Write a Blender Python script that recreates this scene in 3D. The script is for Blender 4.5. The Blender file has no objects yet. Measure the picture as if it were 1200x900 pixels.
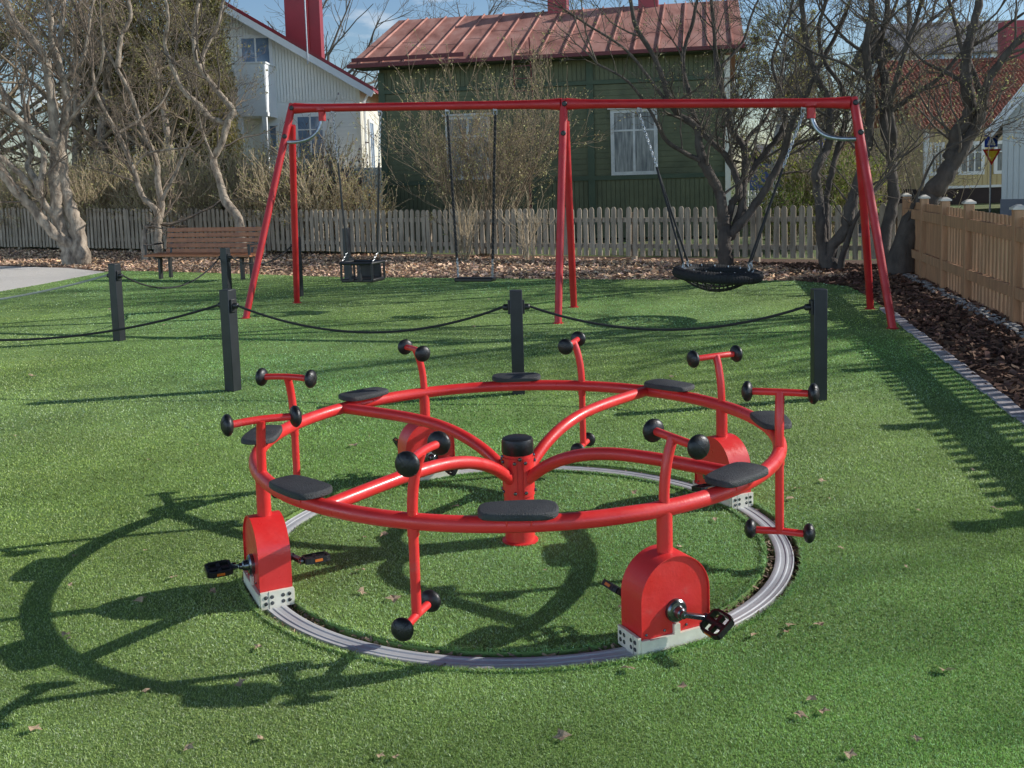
import bpy, math, random
import numpy as np
from mathutils import Vector, Matrix
R = math.radians; PI = math.pi
sc = bpy.context.scene; COL = sc.collection

# ------------------------------------------------------------------ camera
F_PX, PITCH, ROLL, CY, EYE = 1185.9, .1027, -.0298, 330.2, 1.6
fw = Vector((0, math.cos(PITCH), -math.sin(PITCH))); rt = Vector((1, 0, 0)); upv = rt.cross(fw)
CR = math.cos(ROLL)*rt + math.sin(ROLL)*upv; CU = -math.sin(ROLL)*rt + math.cos(ROLL)*upv
def ray(x, y): return (fw*F_PX + CR*(x-600) - CU*(y-CY)).normalized()
def at(x, y, Y):                      # the point of the world seen at (x, y) at depth Y
    d = ray(x, y); return Vector((0, 0, EYE)) + d*(Y/d.y)
def gnd(x, y, z=0):
    d = ray(x, y); return Vector((0, 0, EYE)) + d*((z-EYE)/d.z)
cam_d = bpy.data.cameras.new('camera'); cam = bpy.data.objects.new('camera', cam_d); COL.objects.link(cam)
m = Matrix((CR, CU, -fw)).transposed().to_4x4(); m.translation = Vector((0, 0, EYE)); cam.matrix_world = m
cam_d.sensor_width = 36; cam_d.lens = F_PX/1200*36; cam_d.shift_y = -(450-CY)/1200
cam_d.clip_start = .05; cam_d.clip_end = 2000
sc.camera = cam

# ------------------------------------------------------------------ light
SUN_EL, SUN_AZ = 28.3, 11.2           # azimuth from +X towards +Y
sd = Vector((math.cos(R(SUN_EL))*math.cos(R(SUN_AZ)), math.cos(R(SUN_EL))*math.sin(R(SUN_AZ)), math.sin(R(SUN_EL))))
sl = bpy.data.lights.new('sun', 'SUN'); sl.energy = 5.0; sl.angle = R(.46); sl.color = (1, .97, .915)
so = bpy.data.objects.new('sun', sl); COL.objects.link(so); so.location = (20, 5, 20)
so.rotation_euler = (-sd).to_track_quat('-Z', 'Y').to_euler()
w = bpy.data.worlds.new('World'); sc.world = w; w.use_nodes = True
nt = w.node_tree; nt.nodes.clear()
def N(t, ty, **k):
    n = t.nodes.new(ty)
    for a, b in k.items():
        if a.startswith('i_'): n.inputs[a[2:].replace('_', ' ')].default_value = b
        else: setattr(n, a, b)
    return n
out = N(nt, 'ShaderNodeOutputWorld'); bg = N(nt, 'ShaderNodeBackground'); bg.inputs[1].default_value = .05
sky = N(nt, 'ShaderNodeTexSky', sky_type='NISHITA', sun_disc=False, sun_elevation=R(SUN_EL), sun_rotation=R(90-SUN_AZ), altitude=0,
        air_density=1.25, dust_density=.3, ozone_density=1.6)
tc = N(nt, 'ShaderNodeTexCoord'); mp = N(nt, 'ShaderNodeMapping'); mp.inputs['Scale'].default_value = (1.0, 1.0, 3.2); mp.inputs['Location'].default_value = (.31, .2, .1)
no = N(nt, 'ShaderNodeTexNoise', i_Scale=3.4, i_Detail=9.0, i_Roughness=.55)
cr = N(nt, 'ShaderNodeValToRGB'); cr.color_ramp.elements[0].position = .56; cr.color_ramp.elements[1].position = .68
mx = N(nt, 'ShaderNodeMix', data_type='RGBA'); mx.inputs[7].default_value = (10.6, 10.7, 10.9, 1)
L = nt.links
L.new(tc.outputs['Generated'], mp.inputs[0]); L.new(mp.outputs[0], no.inputs['Vector']); L.new(no.outputs[0], cr.inputs[0])
sx = N(nt, 'ShaderNodeSeparateXYZ'); ml = N(nt, 'ShaderNodeMapRange'); ml.inputs[1].default_value = .62; ml.inputs[2].default_value = .38; L.new(tc.outputs['Generated'], sx.inputs[0]); L.new(sx.outputs[2], ml.inputs[0])
mm_ = N(nt, 'ShaderNodeMath', operation='MULTIPLY'); L.new(cr.outputs[0], mm_.inputs[0]); L.new(ml.outputs[0], mm_.inputs[1]); L.new(mm_.outputs[0], mx.inputs[0]); tn = N(nt, 'ShaderNodeMix', data_type='RGBA', blend_type='MULTIPLY'); tn.inputs[0].default_value = 1; tn.inputs[7].default_value = (.82, .97, 1.24, 1); L.new(sky.outputs[0], tn.inputs[6]); L.new(tn.outputs[2], mx.inputs[6]); mr = N(nt, 'ShaderNodeMapRange'); mr.inputs[1].default_value = .22; mr.inputs[2].default_value = .70; mr.inputs[3].default_value = 1.95; mr.inputs[4].default_value = .12; L.new(sx.outputs[2], mr.inputs[0])
# unseen low sky behind the camera brightened, an added fill for shaded walls
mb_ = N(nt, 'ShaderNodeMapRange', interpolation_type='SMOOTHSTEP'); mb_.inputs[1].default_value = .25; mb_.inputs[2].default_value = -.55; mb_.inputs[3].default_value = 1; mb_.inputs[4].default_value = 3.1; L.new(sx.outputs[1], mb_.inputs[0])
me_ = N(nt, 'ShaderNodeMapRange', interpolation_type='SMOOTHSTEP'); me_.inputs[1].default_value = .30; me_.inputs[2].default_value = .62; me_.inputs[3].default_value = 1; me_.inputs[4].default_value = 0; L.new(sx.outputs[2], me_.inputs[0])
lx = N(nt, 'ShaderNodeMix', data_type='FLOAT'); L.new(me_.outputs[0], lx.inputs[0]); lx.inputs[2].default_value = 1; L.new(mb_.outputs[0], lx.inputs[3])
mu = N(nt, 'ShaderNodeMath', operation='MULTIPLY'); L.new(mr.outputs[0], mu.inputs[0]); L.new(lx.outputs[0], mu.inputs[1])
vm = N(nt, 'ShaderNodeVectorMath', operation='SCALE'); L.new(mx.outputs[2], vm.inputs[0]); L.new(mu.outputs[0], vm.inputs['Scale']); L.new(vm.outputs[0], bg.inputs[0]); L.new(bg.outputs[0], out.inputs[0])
sc.view_settings.view_transform = 'Standard'; sc.view_settings.look = 'None'; sc.view_settings.exposure = 0; sc.view_settings.gamma = 1
sc.render.engine = 'CYCLES'; sc.cycles.use_denoising = True
sc.cycles.max_bounces = 6; sc.cycles.diffuse_bounces = 3; sc.cycles.glossy_bounces = 3; sc.cycles.transparent_max_bounces = 8

# ------------------------------------------------------------------ materials
def mat(name, c1, c2=None, scale=8, rough=.6, metal=0, bump=0, bscale=None, detail=6, lo=.35, hi=.65, stretch=None, spec=None, vcol=False, c3=None, coat=0, trans=0, wear=0):
    M = bpy.data.materials.new(name); M.use_nodes = True; t = M.node_tree; B = t.nodes['Principled BSDF']
    B.inputs['Roughness'].default_value = rough; B.inputs['Metallic'].default_value = metal
    if spec is not None: B.inputs['Specular IOR Level'].default_value = spec
    if coat: B.inputs['Coat Weight'].default_value = coat; B.inputs['Coat Roughness'].default_value = .12
    c1 = (*c1, 1); c2 = (*(c2 or [x*.82 for x in c1[:3]]), 1)
    tcn = N(t, 'ShaderNodeTexCoord'); mpn = N(t, 'ShaderNodeMapping'); t.links.new(tcn.outputs['Object'], mpn.inputs[0])
    if stretch: mpn.inputs['Scale'].default_value = stretch
    n = N(t, 'ShaderNodeTexNoise', i_Scale=scale, i_Detail=detail, i_Roughness=.6); t.links.new(mpn.outputs[0], n.inputs['Vector'])
    r = N(t, 'ShaderNodeValToRGB'); r.color_ramp.elements[0].position = lo; r.color_ramp.elements[1].position = hi
    r.color_ramp.elements[0].color = c1; r.color_ramp.elements[1].color = c2
    if c3: e = r.color_ramp.elements.new((lo+hi)/2); e.color = (*c3, 1)
    t.links.new(n.outputs[0], r.inputs[0]); src = r.outputs[0]
    if vcol:
        a = N(t, 'ShaderNodeAttribute', attribute_name='tint'); mm = N(t, 'ShaderNodeMix', data_type='RGBA', blend_type='MULTIPLY'); mm.inputs[0].default_value = 1
        t.links.new(src, mm.inputs[6]); t.links.new(a.outputs['Color'], mm.inputs[7]); src = mm.outputs[2]
    if wear:
        nw = N(t, 'ShaderNodeTexNoise', i_Scale=wear, i_Detail=8.0, i_Roughness=.7); t.links.new(tcn.outputs['Object'], nw.inputs['Vector']); rw = N(t, 'ShaderNodeValToRGB'); rw.color_ramp.elements[0].position = .60; rw.color_ramp.elements[1].position = .72; rw.color_ramp.elements[1].color = (.42, .42, .42, 1)
        t.links.new(nw.outputs[0], rw.inputs[0]); xw = N(t, 'ShaderNodeMix', data_type='RGBA'); t.links.new(rw.outputs[0], xw.inputs[0]); t.links.new(src, xw.inputs[6]); xw.inputs[7].default_value = (.42, .12, .09, 1); src = xw.outputs[2]
        rr_ = N(t, 'ShaderNodeMapRange'); rr_.inputs[1].default_value = .35; rr_.inputs[2].default_value = .7; rr_.inputs[3].default_value = rough*.8; rr_.inputs[4].default_value = rough*1.8; t.links.new(nw.outputs[0], rr_.inputs[0]); t.links.new(rr_.outputs[0], B.inputs['Roughness'])
    t.links.new(src, B.inputs['Base Color'])
    if trans:
        tb = N(t, 'ShaderNodeBsdfTranslucent'); ms = N(t, 'ShaderNodeMixShader'); ms.inputs[0].default_value = trans; om = next(x for x in t.nodes if x.type == 'OUTPUT_MATERIAL')
        t.links.new(src, tb.inputs[0]); t.links.new(B.outputs[0], ms.inputs[1]); t.links.new(tb.outputs[0], ms.inputs[2]); t.links.new(ms.outputs[0], om.inputs[0])
    if bump:
        n2 = N(t, 'ShaderNodeTexNoise', i_Scale=bscale or scale*3, i_Detail=5.0); t.links.new(mpn.outputs[0], n2.inputs['Vector'])
        b = N(t, 'ShaderNodeBump', i_Strength=bump, i_Distance=.02); t.links.new(n2.outputs[0], b.inputs['Height']); t.links.new(b.outputs[0], B.inputs['Normal'])
    return M
M = {}
M['red'] = mat('red_powder_paint', (.76, .036, .034), (.66, .026, .026), 5, .34, bump=.05, bscale=90, coat=.15, wear=11)
M['red_swing'] = mat('swing_red_paint', (.50, .018, .022), (.42, .012, .016), 4, .38, bump=.03, wear=7)
M['rubber'] = mat('black_rubber', (.006, .006, .007), (.013, .013, .015), 20, .42, bump=.12, bscale=90)
M['rope'] = mat('black_rope', (.010, .010, .011), (.02, .02, .022), 60, .7, bump=.4, bscale=300)
M['rope_grey'] = mat('grey_rope', (.30, .30, .27), (.42, .42, .38), 60, .8, bump=.4, bscale=300)
M['seat'] = mat('seat_rubber', (.028, .030, .033), (.055, .057, .061), 9, .55, bump=.5, bscale=260)
M['post'] = mat('graphite_post', (.012, .014, .018), (.020, .023, .028), 7, .42)
M['cream'] = mat('cream_plastic', (.78, .74, .62), (.66, .61, .50), 14, .5, bump=.05)
M['steel'] = mat('galvanised_steel', (.42, .45, .48), (.30, .32, .35), 25, .38, metal=.85, bump=.05)
M['darksteel'] = mat('dark_steel', (.10, .11, .12), (.2, .21, .22), 30, .25, metal=.9)
M['track'] = mat('track_metal', (.56, .57, .58), (.44, .45, .47), 6, .5, metal=.1, bump=.05, stretch=(1, 1, 1))
M['orange'] = mat('orange_reflector', (.65, .16, .02), None, 10, .3)
M['turfbase'] = mat('turf_base', (.14, .235, .06), (.24, .37, .105), 1.1, .95, bump=.6, bscale=160)
M['blade'] = mat('turf_blade', (.51, .67, .24), (.37, .545, .165), .7, .5, vcol=True, spec=.35, trans=.38)
M['soil'] = mat('dark_soil', (.035, .024, .016), (.07, .05, .035), 30, .95, bump=.8)
M['yard'] = mat('yard_grass', (.12, .12, .045), (.20, .17, .08), .5, .95, bump=.6, bscale=30, c3=(.10, .15, .04))
M['mulch'] = mat('mulch_base', (.085, .05, .035), (.17, .10, .07), 22, .95, bump=1, bscale=60)
M['chip'] = mat('mulch_chip', (.36, .255, .17), (.46, .34, .235), 3, .85, vcol=True)
M['gravel'] = mat('light_gravel', (.76, .71, .65), (.60, .56, .51), 60, .95, bump=.8, bscale=90)
M['asphalt'] = mat('asphalt', (.05, .05, .052), (.07, .07, .07), 30, .9)
M['paver'] = mat('edging_stone', (.50, .47, .48), (.34, .31, .32), 9, .9, bump=.5)
M['pebble'] = mat('pebble', (.42, .40, .37), (.22, .21, .20), 9, .9, bump=.4)
M['bark_pale'] = mat('pale_bark', (.46, .375, .285), (.15, .115, .085), 9, .9, bump=1, bscale=40, stretch=(1, 1, .45))
M['bark_dark'] = mat('dark_bark', (.105, .085, .07), (.050, .040, .034), 7, .92, bump=1, bscale=26, stretch=(1, 1, .45))
M['twig_pale'] = mat('pale_twig', (.25, .19, .14), (.145, .11, .08), 5, .9)
M['twig_dark'] = mat('dark_twig', (.085, .068, .055), (.13, .105, .08), 5, .9)
M['twig_tan'] = mat('tan_twig', (.50, .39, .25), (.36, .28, .17), 3, .9)
M['twig_mid'] = mat('mid_twig', (.27, .205, .135), (.17, .13, .085), 5, .9)
M['bud'] = mat('young_leaf', (.52, .45, .24), (.36, .35, .15), 2, .7, vcol=True, trans=.35)
M['olive'] = mat('olive_leaf', (.40, .33, .16), (.27, .26, .10), .8, .8, vcol=True, trans=.35)
M['thuja'] = mat('conifer_scale_leaf', (.13, .13, .045), (.26, .22, .08), .8, .8, vcol=True, trans=.35)
M['birchleaf'] = mat('birch_leaf', (.42, .36, .10), (.30, .30, .08), .8, .7, vcol=True, trans=.35)
M['greenleaf'] = mat('green_leaf', (.14, .22, .045), (.30, .28, .05), .8, .7, vcol=True, trans=.35)
M['plumleaf'] = mat('plum_leaf', (.06, .03, .045), (.12, .07, .08), .8, .6, vcol=True)
M['birch'] = mat('birch_bark', (.62, .60, .55), (.25, .23, .21), 5, .8, stretch=(1, 1, .4), lo=.45, hi=.7)
M['greywood'] = mat('weathered_wood', (.43, .35, .26), (.205, .165, .12), 5, .85, bump=.5, stretch=(3, 3, .35), bscale=20)
M['brownwood'] = mat('brown_fence_wood', (.52, .29, .155), (.36, .20, .105), 5, .75, bump=.4, stretch=(3, 3, .4), bscale=20)
M['capwood'] = mat('pale_cap_wood', (.72, .66, .57), (.5, .45, .38), 9, .8)
M['benchwood'] = mat('bench_wood', (.42, .155, .060), (.28, .10, .045), 6, .55, stretch=(.5, 3, 3), bump=.2)
M['black'] = mat('black_metal', (.014, .014, .016), (.02, .02, .022), 10, .45)
M['leaf'] = mat('dry_leaf', (.62, .47, .31), (.38, .26, .16), 30, .8, bump=.5)
M['white'] = mat('white_paint', (.84, .84, .82), (.78, .78, .76), 2, .6)
M['greytrim'] = mat('grey_painted_trim', (.60, .60, .57), (.45, .45, .43), 5, .7, bump=.2)
M['cladding'] = mat('white_cladding', (.88, .86, .79), (.83, .81, .74), 1.5, .65)
M['creamwall'] = mat('cream_wall', (.78, .74, .62), (.70, .66, .55), 1.5, .65)
M['redroof'] = mat('red_tin_roof', (.29, .018, .026), (.24, .016, .022), 2, .45)
M['faded'] = mat('faded_red_roof', (.50, .27, .22), (.26, .11, .085), 1.1, .65, lo=.36, hi=.68, c3=(.41, .19, .15), bump=.15, stretch=(2, .7, 1))
M['gutter'] = mat('dark_red_gutter', (.13, .02, .022), None, 4, .6)
M['greenwall'] = mat('green_boards', (.135, .145, .078), (.082, .092, .052), 2.2, .8, bump=.3, lo=.3, hi=.7)
M['greentrim'] = mat('dark_green_trim', (.05, .075, .045), (.07, .095, .055), 3, .75)
M['glass'] = mat('window_glass', (.10, .16, .25), (.22, .32, .46), 1.2, .06, spec=.9)  # blue sky reflection painted into the pane colour
M['curtain'] = mat('curtain', (.36, .36, .33), (.12, .13, .13), 3, .8, stretch=(6, 6, .6))
M['clay'] = mat('clay_tile', (.36, .115, .065), (.24, .07, .045), 4, .8)
M['yellow'] = mat('yellow_wall', (.62, .49, .26), (.55, .43, .22), 1.2, .8)
M['plinth'] = mat('dark_plinth', (.055, .038, .035), None, 3, .9)
M['greyhouse'] = mat('grey_wall', (.70, .70, .65), (.62, .62, .57), 1.2, .8)
M['slate'] = mat('grey_roof', (.20, .20, .22), (.14, .14, .155), 2, .7)
M['blue'] = mat('blue_wall', (.035, .075, .24), (.05, .10, .30), 2, .7)
M['signblue'] = mat('sign_blue', (.012, .06, .36), None, 4, .4)
M['signred'] = mat('sign_red', (.60, .02, .015), None, 4, .4)
M['signyellow'] = mat('sign_yellow', (.95, .62, .03), None, 4, .4)
M['hill'] = mat('distant_wood', (.07, .075, .055), (.12, .11, .08), .15, .95)

# ------------------------------------------------------------------ object helpers
WL = {}
def tag(o, label=None, cat=None, group=None, kind=None):
    if label: o['label'] = label
    if cat: o['category'] = cat
    if group: o['group'] = group
    if kind: o['kind'] = kind
    return o
def thing(name, loc, label, cat, group=None, rz=0):
    o = bpy.data.objects.new(name, None); COL.objects.link(o); o.location = loc; o.rotation_euler = (0, 0, rz)
    o.empty_display_size = .2; WL[o] = Vector(loc); return tag(o, label, cat, group)
def link(name, me, mt, parent=None, origin=None, smooth=True, angle=35):
    mts = mt if isinstance(mt, (list, tuple)) else [mt]
    for x in mts: me.materials.append(M[x] if isinstance(x, str) else x)
    off = WL[parent] if parent else Vector(origin or (0, 0, 0))
    if off.length: me.transform(Matrix.Translation(-off))
    o = bpy.data.objects.new(name, me); COL.objects.link(o)
    if parent: o.parent = parent; WL[o] = off
    else: o.location = off; WL[o] = off
    if smooth:
        me.shade_smooth(); me.set_sharp_from_angle(angle=R(angle))
    return o
class MB:
    def __init__(s): s.v = []; s.f = []; s.m = []
    def add(s, vs, fs, mi=0):
        n = len(s.v); s.v += [tuple(v) for v in vs]; s.f += [tuple(i+n for i in f) for f in fs]; s.m += [mi]*len(fs); return s
    def box(s, c, size, rot=None, mi=0, top=1.0):
        c = Vector(c); sx, sy, sz = [k/2 for k in size]; rot = rot or Matrix.Identity(3); vs = []
        for z, k in ((-sz, 1), (sz, top)):
            for x, y in ((-sx, -sy), (sx, -sy), (sx, sy), (-sx, sy)): vs.append(c + rot @ Vector((x*k, y*k, z)))
        return s.add(vs, [(3, 2, 1, 0), (4, 5, 6, 7), (0, 1, 5, 4), (1, 2, 6, 5), (2, 3, 7, 6), (3, 0, 4, 7)], mi)
    def bar(s, a, b, wd, th, upd=Vector((0, 0, 1)), mi=0):
        a = Vector(a); b = Vector(b); x = (b-a); l = x.length; x.normalize(); y = upd.cross(x)
        if y.length < 1e-4: y = Vector((0, 1, 0)).cross(x)
        y.normalize(); z = x.cross(y); return s.box((a+b)/2, (l, wd, th), Matrix((x, y, z)).transposed(), mi)
    def tube(s, pts, rad, n=10, closed=False, caps=True, mi=0):
        pts = [Vector(p) for p in pts]; k = len(pts); rad = rad if isinstance(rad, (list, tuple)) else [rad]*k
        vs = []; ref = None
        for i, p in enumerate(pts):
            t = (pts[(i+1) % k]-pts[i-1]) if closed or 0 < i < k-1 else (pts[1]-pts[0] if i == 0 else pts[-1]-pts[-2]); t.normalize()
            if ref is None: ref = Vector((0, 0, 1)) if abs(t.z) < .9 else Vector((1, 0, 0))
            u = (ref - t*ref.dot(t)).normalized(); ref = u; vv = t.cross(u)
            vs += [p + (u*math.cos(2*PI*j/n) + vv*math.sin(2*PI*j/n))*rad[i] for j in range(n)]
        fs = []
        for i in range(k if closed else k-1):
            a = i*n; b = ((i+1) % k)*n
            fs += [(a+j, a+(j+1) % n, b+(j+1) % n, b+j) for j in range(n)]
        if caps and not closed: fs += [tuple(range(n))[::-1], tuple((k-1)*n+j for j in range(n))]
        return s.add(vs, fs, mi)
    def lathe(s, prof, o, ax=(0, 0, 1), n=20, mi=0):
        o = Vector(o); ax = Vector(ax).normalized(); u = ax.orthogonal().normalized(); v = ax.cross(u); vs = []; fs = []
        for r, h in prof: vs += [o + ax*h + (u*math.cos(2*PI*j/n)+v*math.sin(2*PI*j/n))*max(r, 1e-4) for j in range(n)]
        for i in range(len(prof)-1): fs += [(i*n+j, i*n+(j+1) % n, (i+1)*n+(j+1) % n, (i+1)*n+j) for j in range(n)]
        fs += [tuple(range(n))[::-1], tuple((len(prof)-1)*n+j for j in range(n))]
        return s.add(vs, fs, mi)
    def prism(s, poly, o, ex, ey, ez, d0, d1, mi=0):
        o = Vector(o); k = len(poly)
        vs = [o+ex*a+ey*b+ez*d0 for a, b in poly] + [o+ex*a+ey*b+ez*d1 for a, b in poly]
        return s.add(vs, [tuple(range(k))[::-1], tuple(range(k, 2*k))] + [(i, (i+1) % k, k+(i+1) % k, k+i) for i in range(k)], mi)
    def build(s, name, mt, parent=None, origin=None, smooth=True, bevel=0, angle=35):
        me = bpy.data.meshes.new(name); me.from_pydata(s.v, [], s.f)
        if isinstance(mt, (list, tuple)): me.polygons.foreach_set('material_index', s.m)
        me.update(); o = link(name, me, mt, parent, origin, smooth, angle)
        if bevel:
            b = o.modifiers.new('bevel', 'BEVEL'); b.width = bevel; b.segments = 2; b.limit_method = 'ANGLE'; b.angle_limit = R(40)
        return o
def np_mesh(name, V, Fs, mt, parent=None, origin=None, tint=None, smooth=False):
    me = bpy.data.meshes.new(name); V = np.asarray(V, np.float32); me.vertices.add(len(V)); me.vertices.foreach_set('co', V.ravel())
    loops = np.concatenate([f.ravel() for f in Fs]); tot = np.concatenate([np.full(len(f), f.shape[1]) for f in Fs])
    st = np.concatenate(([0], np.cumsum(tot)[:-1]))
    me.loops.add(len(loops)); me.loops.foreach_set('vertex_index', loops.astype(np.int32))
    me.polygons.add(len(tot)); me.polygons.foreach_set('loop_start', st.astype(np.int32)); me.polygons.foreach_set('loop_total', tot.astype(np.int32))
    if smooth: me.polygons.foreach_set('use_smooth', np.ones(len(tot), bool))
    me.update(calc_edges=True); me.validate()
    if tint is not None:
        a = me.attributes.new('tint', 'FLOAT_COLOR', 'POINT'); c = np.ones((len(V), 4), np.float32); c[:, :3] = tint; a.data.foreach_set('color', c.ravel())
    return link(name, me, mt, parent, origin, False)
def copy_thing(root, loc, rz=0, scl=1, label=None):
    r = root.copy(); COL.objects.link(r); r.location = loc; r.rotation_euler = (0, 0, rz); r.scale = (scl, scl, scl)
    if label: r['label'] = label
    for ch in [o for o in bpy.data.objects if o.parent == root]:
        c = ch.copy(); COL.objects.link(c); c.parent = r
    return r

# ================================================================== GROUND
def sheet(name, poly, z, mt, thick=0):
    mb = MB(); k = len(poly)
    if thick: mb.prism(poly, (0, 0, z), Vector((1, 0, 0)), Vector((0, 1, 0)), Vector((0, 0, 1)), -thick, 0)
    else: mb.add([(x, y, z) for x, y in poly], [tuple(range(k))])
    return tag(mb.build(name, mt, smooth=False), kind='structure')
sheet('ground', [(-400, -60), (400, -60), (400, 900), (-400, 900)], -.045, 'yard')
FX0, FY0, FX1, FY1 = -22.0, 33.3, 6.55, 16.45                      # line of the grey picket fence
def fen(x): return FY0 + (x-FX0)*(FY1-FY0)/(FX1-FX0)
def rfx(y): return 6.10 + (y-15.6)*.186                            # line of the brown board fence
def edx(y): return 3.97 + (y-10.16)*.198                           # line of the edging stones
sheet('mulch_bed', [(rfx(-2)+.5, -2), (rfx(17.4)+.5, 17.4), (-22, 34.1), (-22, 8), (-2, 6)], -.037, 'mulch')
# turf: one sheet with a round slot for the track
TC = Vector((.0028, 4.3414, 0))
gl = gnd(0, 343); lawn = [(edx(-3), -3), (edx(12.2), 12.2), (4.55, 13.6), (4.1, 14.5), (1.31, 15.5), (-2.9, 17.15), (-6.0, 19.0), (-7.9, 20.0), (-8.15, 17.5), (-8.5, 15.6), (-12, 12.5), (-12, -3)]
mb = MB(); NSEG = 96; RI_SLOT, RO_SLOT = 1.058, 1.195
def cut(a, poly):                      # distance from TC to the outline of the lawn along direction a
    d = Vector((math.cos(a), math.sin(a))); best = 99
    for i in range(len(poly)):
        p = Vector(poly[i])-TC.xy; q = Vector(poly[(i+1) % len(poly)])-TC.xy; e = q-p; den = d.x*e.y-d.y*e.x
        if abs(den) < 1e-9: continue
        t = (p.x*e.y-p.y*e.x)/den; u = (p.x*d.y-p.y*d.x)/den
        if t > 0 and -1e-6 <= u <= 1+1e-6: best = min(best, t)
    return best
angs = sorted([2*PI*i/NSEG for i in range(NSEG)] + [math.atan2(y-TC.y, x-TC.x) % (2*PI) for x, y in lawn])
ring_in = [TC+Vector((math.cos(a), math.sin(a), 0))*RO_SLOT for a in angs]; ring_out = [TC+Vector((math.cos(a), math.sin(a), 0))*cut(a, lawn) for a in angs]
k = len(angs); lo = Vector((0, 0, -.034))
mb.add(ring_in+ring_out+[p+lo for p in ring_in]+[p+lo for p in ring_out],
       [(i, k+i, k+(i+1) % k, (i+1) % k) for i in range(k)] + [(i, (i+1) % k, 2*k+(i+1) % k, 2*k+i) for i in range(k)] + [(k+i, 3*k+i, 3*k+(i+1) % k, k+(i+1) % k) for i in range(k)])
mb.prism([(RI_SLOT*math.cos(2*PI*i/96), RI_SLOT*math.sin(2*PI*i/96)) for i in range(96)], TC, Vector((1, 0, 0)), Vector((0, 1, 0)), Vector((0, 0, 1)), -.034, -.0005)
tag(mb.build('lawn', 'turfbase', smooth=False), kind='structure')
mb = MB(); mb.add([TC+Vector((r*math.cos(2*PI*i/96), r*math.sin(2*PI*i/96), -.033)) for r in (1.03, 1.26) for i in range(96)], [(i, 96+i, 96+(i+1) % 96, (i+1) % 96) for i in range(96)])
tag(mb.build('track_slot_soil', 'soil', smooth=False), kind='structure')
p = [gnd(0, 343), gnd(50, 333), gnd(125, 319), gnd(70, 311), gnd(0, 311)]
sheet('gravel_path', [(-16, 13.5), (-8.6, 15.4), (-8.2, 17.5), (-7.9, 19.9), (-9.4, 21.4), (-20, 27.5), (-24, 20)], -.03, 'gravel')
sheet('street', [(8, 24), (60, 16), (60, 23), (9, 31)], -.037, 'asphalt')

rs = np.random.RandomState(5)
def inside(P, poly):
    x, y = P[:, 0], P[:, 1]; c = np.zeros(len(P), bool)
    for i in range(len(poly)):
        x0, y0 = poly[i]; x1, y1 = poly[(i+1) % len(poly)]
        if y0 == y1: continue
        c ^= ((y0 > y) != (y1 > y)) & (x < (x1-x0)*(y-y0)/(y1-y0)+x0)
    return c
def blades():
    P = []; W = []; H = []
    for y0, y1, dens, wd, h in ((1.9, 3.2, 76000, .0018, .0068), (3.2, 4.6, 42000, .0024, .0075), (4.6, 6.6, 13000, .0036, .0095), (6.6, 9.5, 5000, .0056, .010), (9.5, 13, 1800, .008, .009), (13, 20, 600, .012, .010)):
        x1 = y1*.56+.5; n = int(dens*(y1-y0)*2*x1); q = np.c_[rs.uniform(-x1, x1, n), rs.uniform(y0, y1, n)]
        q = q[inside(q, lawn)]; P.append(q); W.append(np.full(len(q), wd)); H.append(np.full(len(q), h))
    P = np.concatenate(P); W = np.concatenate(W); H = np.concatenate(H)
    d = np.hypot(P[:, 0]-TC.x, P[:, 1]-TC.y); ok = (d < RI_SLOT-.004) | (d > RO_SLOT+.004); P, W, H = P[ok], W[ok], H[ok]
    for r0, r1, n in ((RI_SLOT-.014, RI_SLOT-.001, 16000), (RO_SLOT+.001, RO_SLOT+.014, 16000)):   # ragged cut edges along the slot
        a = rs.uniform(0, 2*PI, n); q = rs.uniform(r0, r1, n); P = np.r_[P, np.c_[TC.x+q*np.cos(a), TC.y+q*np.sin(a)]]; W = np.r_[W, np.full(n, .003)]; H = np.r_[H, np.full(n, .015)]
    n = len(P); a = rs.uniform(0, 2*PI, n); b = rs.uniform(0, 2*PI, n); H = H*rs.uniform(.55, 1.2, n); W = W*rs.uniform(.7, 1.4, n)
    lean = H*rs.uniform(.3, 1.6, n)
    base = np.c_[P, np.zeros(n)]; s_ = np.c_[np.cos(a), np.sin(a), np.zeros(n)]*W[:, None]; tip = base + np.c_[np.cos(b)*lean, np.sin(b)*lean, H]
    mid = base + np.c_[np.cos(b)*lean*.3, np.sin(b)*lean*.3, H*.62]
    V = np.stack([base-s_*.5, base+s_*.5, mid+s_*.42, tip, mid-s_*.42], 1).reshape(-1, 3)
    i = np.arange(n)*5; Fq = np.c_[i, i+1, i+2, i+4]; Ft = np.c_[i+4, i+2, i+3]
    t = rs.uniform(.30, 1.35, n); T = np.c_[t, t, t*rs.uniform(.8, 1.15, n)]; pale = rs.rand(n) < .14; T[pale] = np.c_[rs.uniform(1.3, 1.75, pale.sum())[:, None]*np.array([[1.0, .88, 1.5]])]; T[~pale] *= (1, 1, .9)
    X, Y = P[:, 0], P[:, 1]
    sm = .90+.13*np.sin(X*2.1+np.sin(Y*1.7)*1.3)*np.sin(Y*2.9+1)+.09*np.sin(X*5.3+2*np.sin(Y*3.1+.5))*np.sin(Y*6.1+np.sin(X*4.2))+.05*np.sin(X*13+3*np.sin(Y*9))*np.sin(Y*15+2*np.sin(X*7))
    T *= sm[:, None]; T[:, 0] *= .93+.13*np.sin(X*1.3+Y*.7+1); T[:, 2] *= 1.0+.12*np.sin(X*.9-Y*1.1)
    o = np_mesh('turf_grass', V, [Fq, Ft], 'blade', tint=np.repeat(T, 5, 0)); tag(o, 'short green artificial turf blades covering the playground', 'turf', kind='stuff')
blades()
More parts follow.
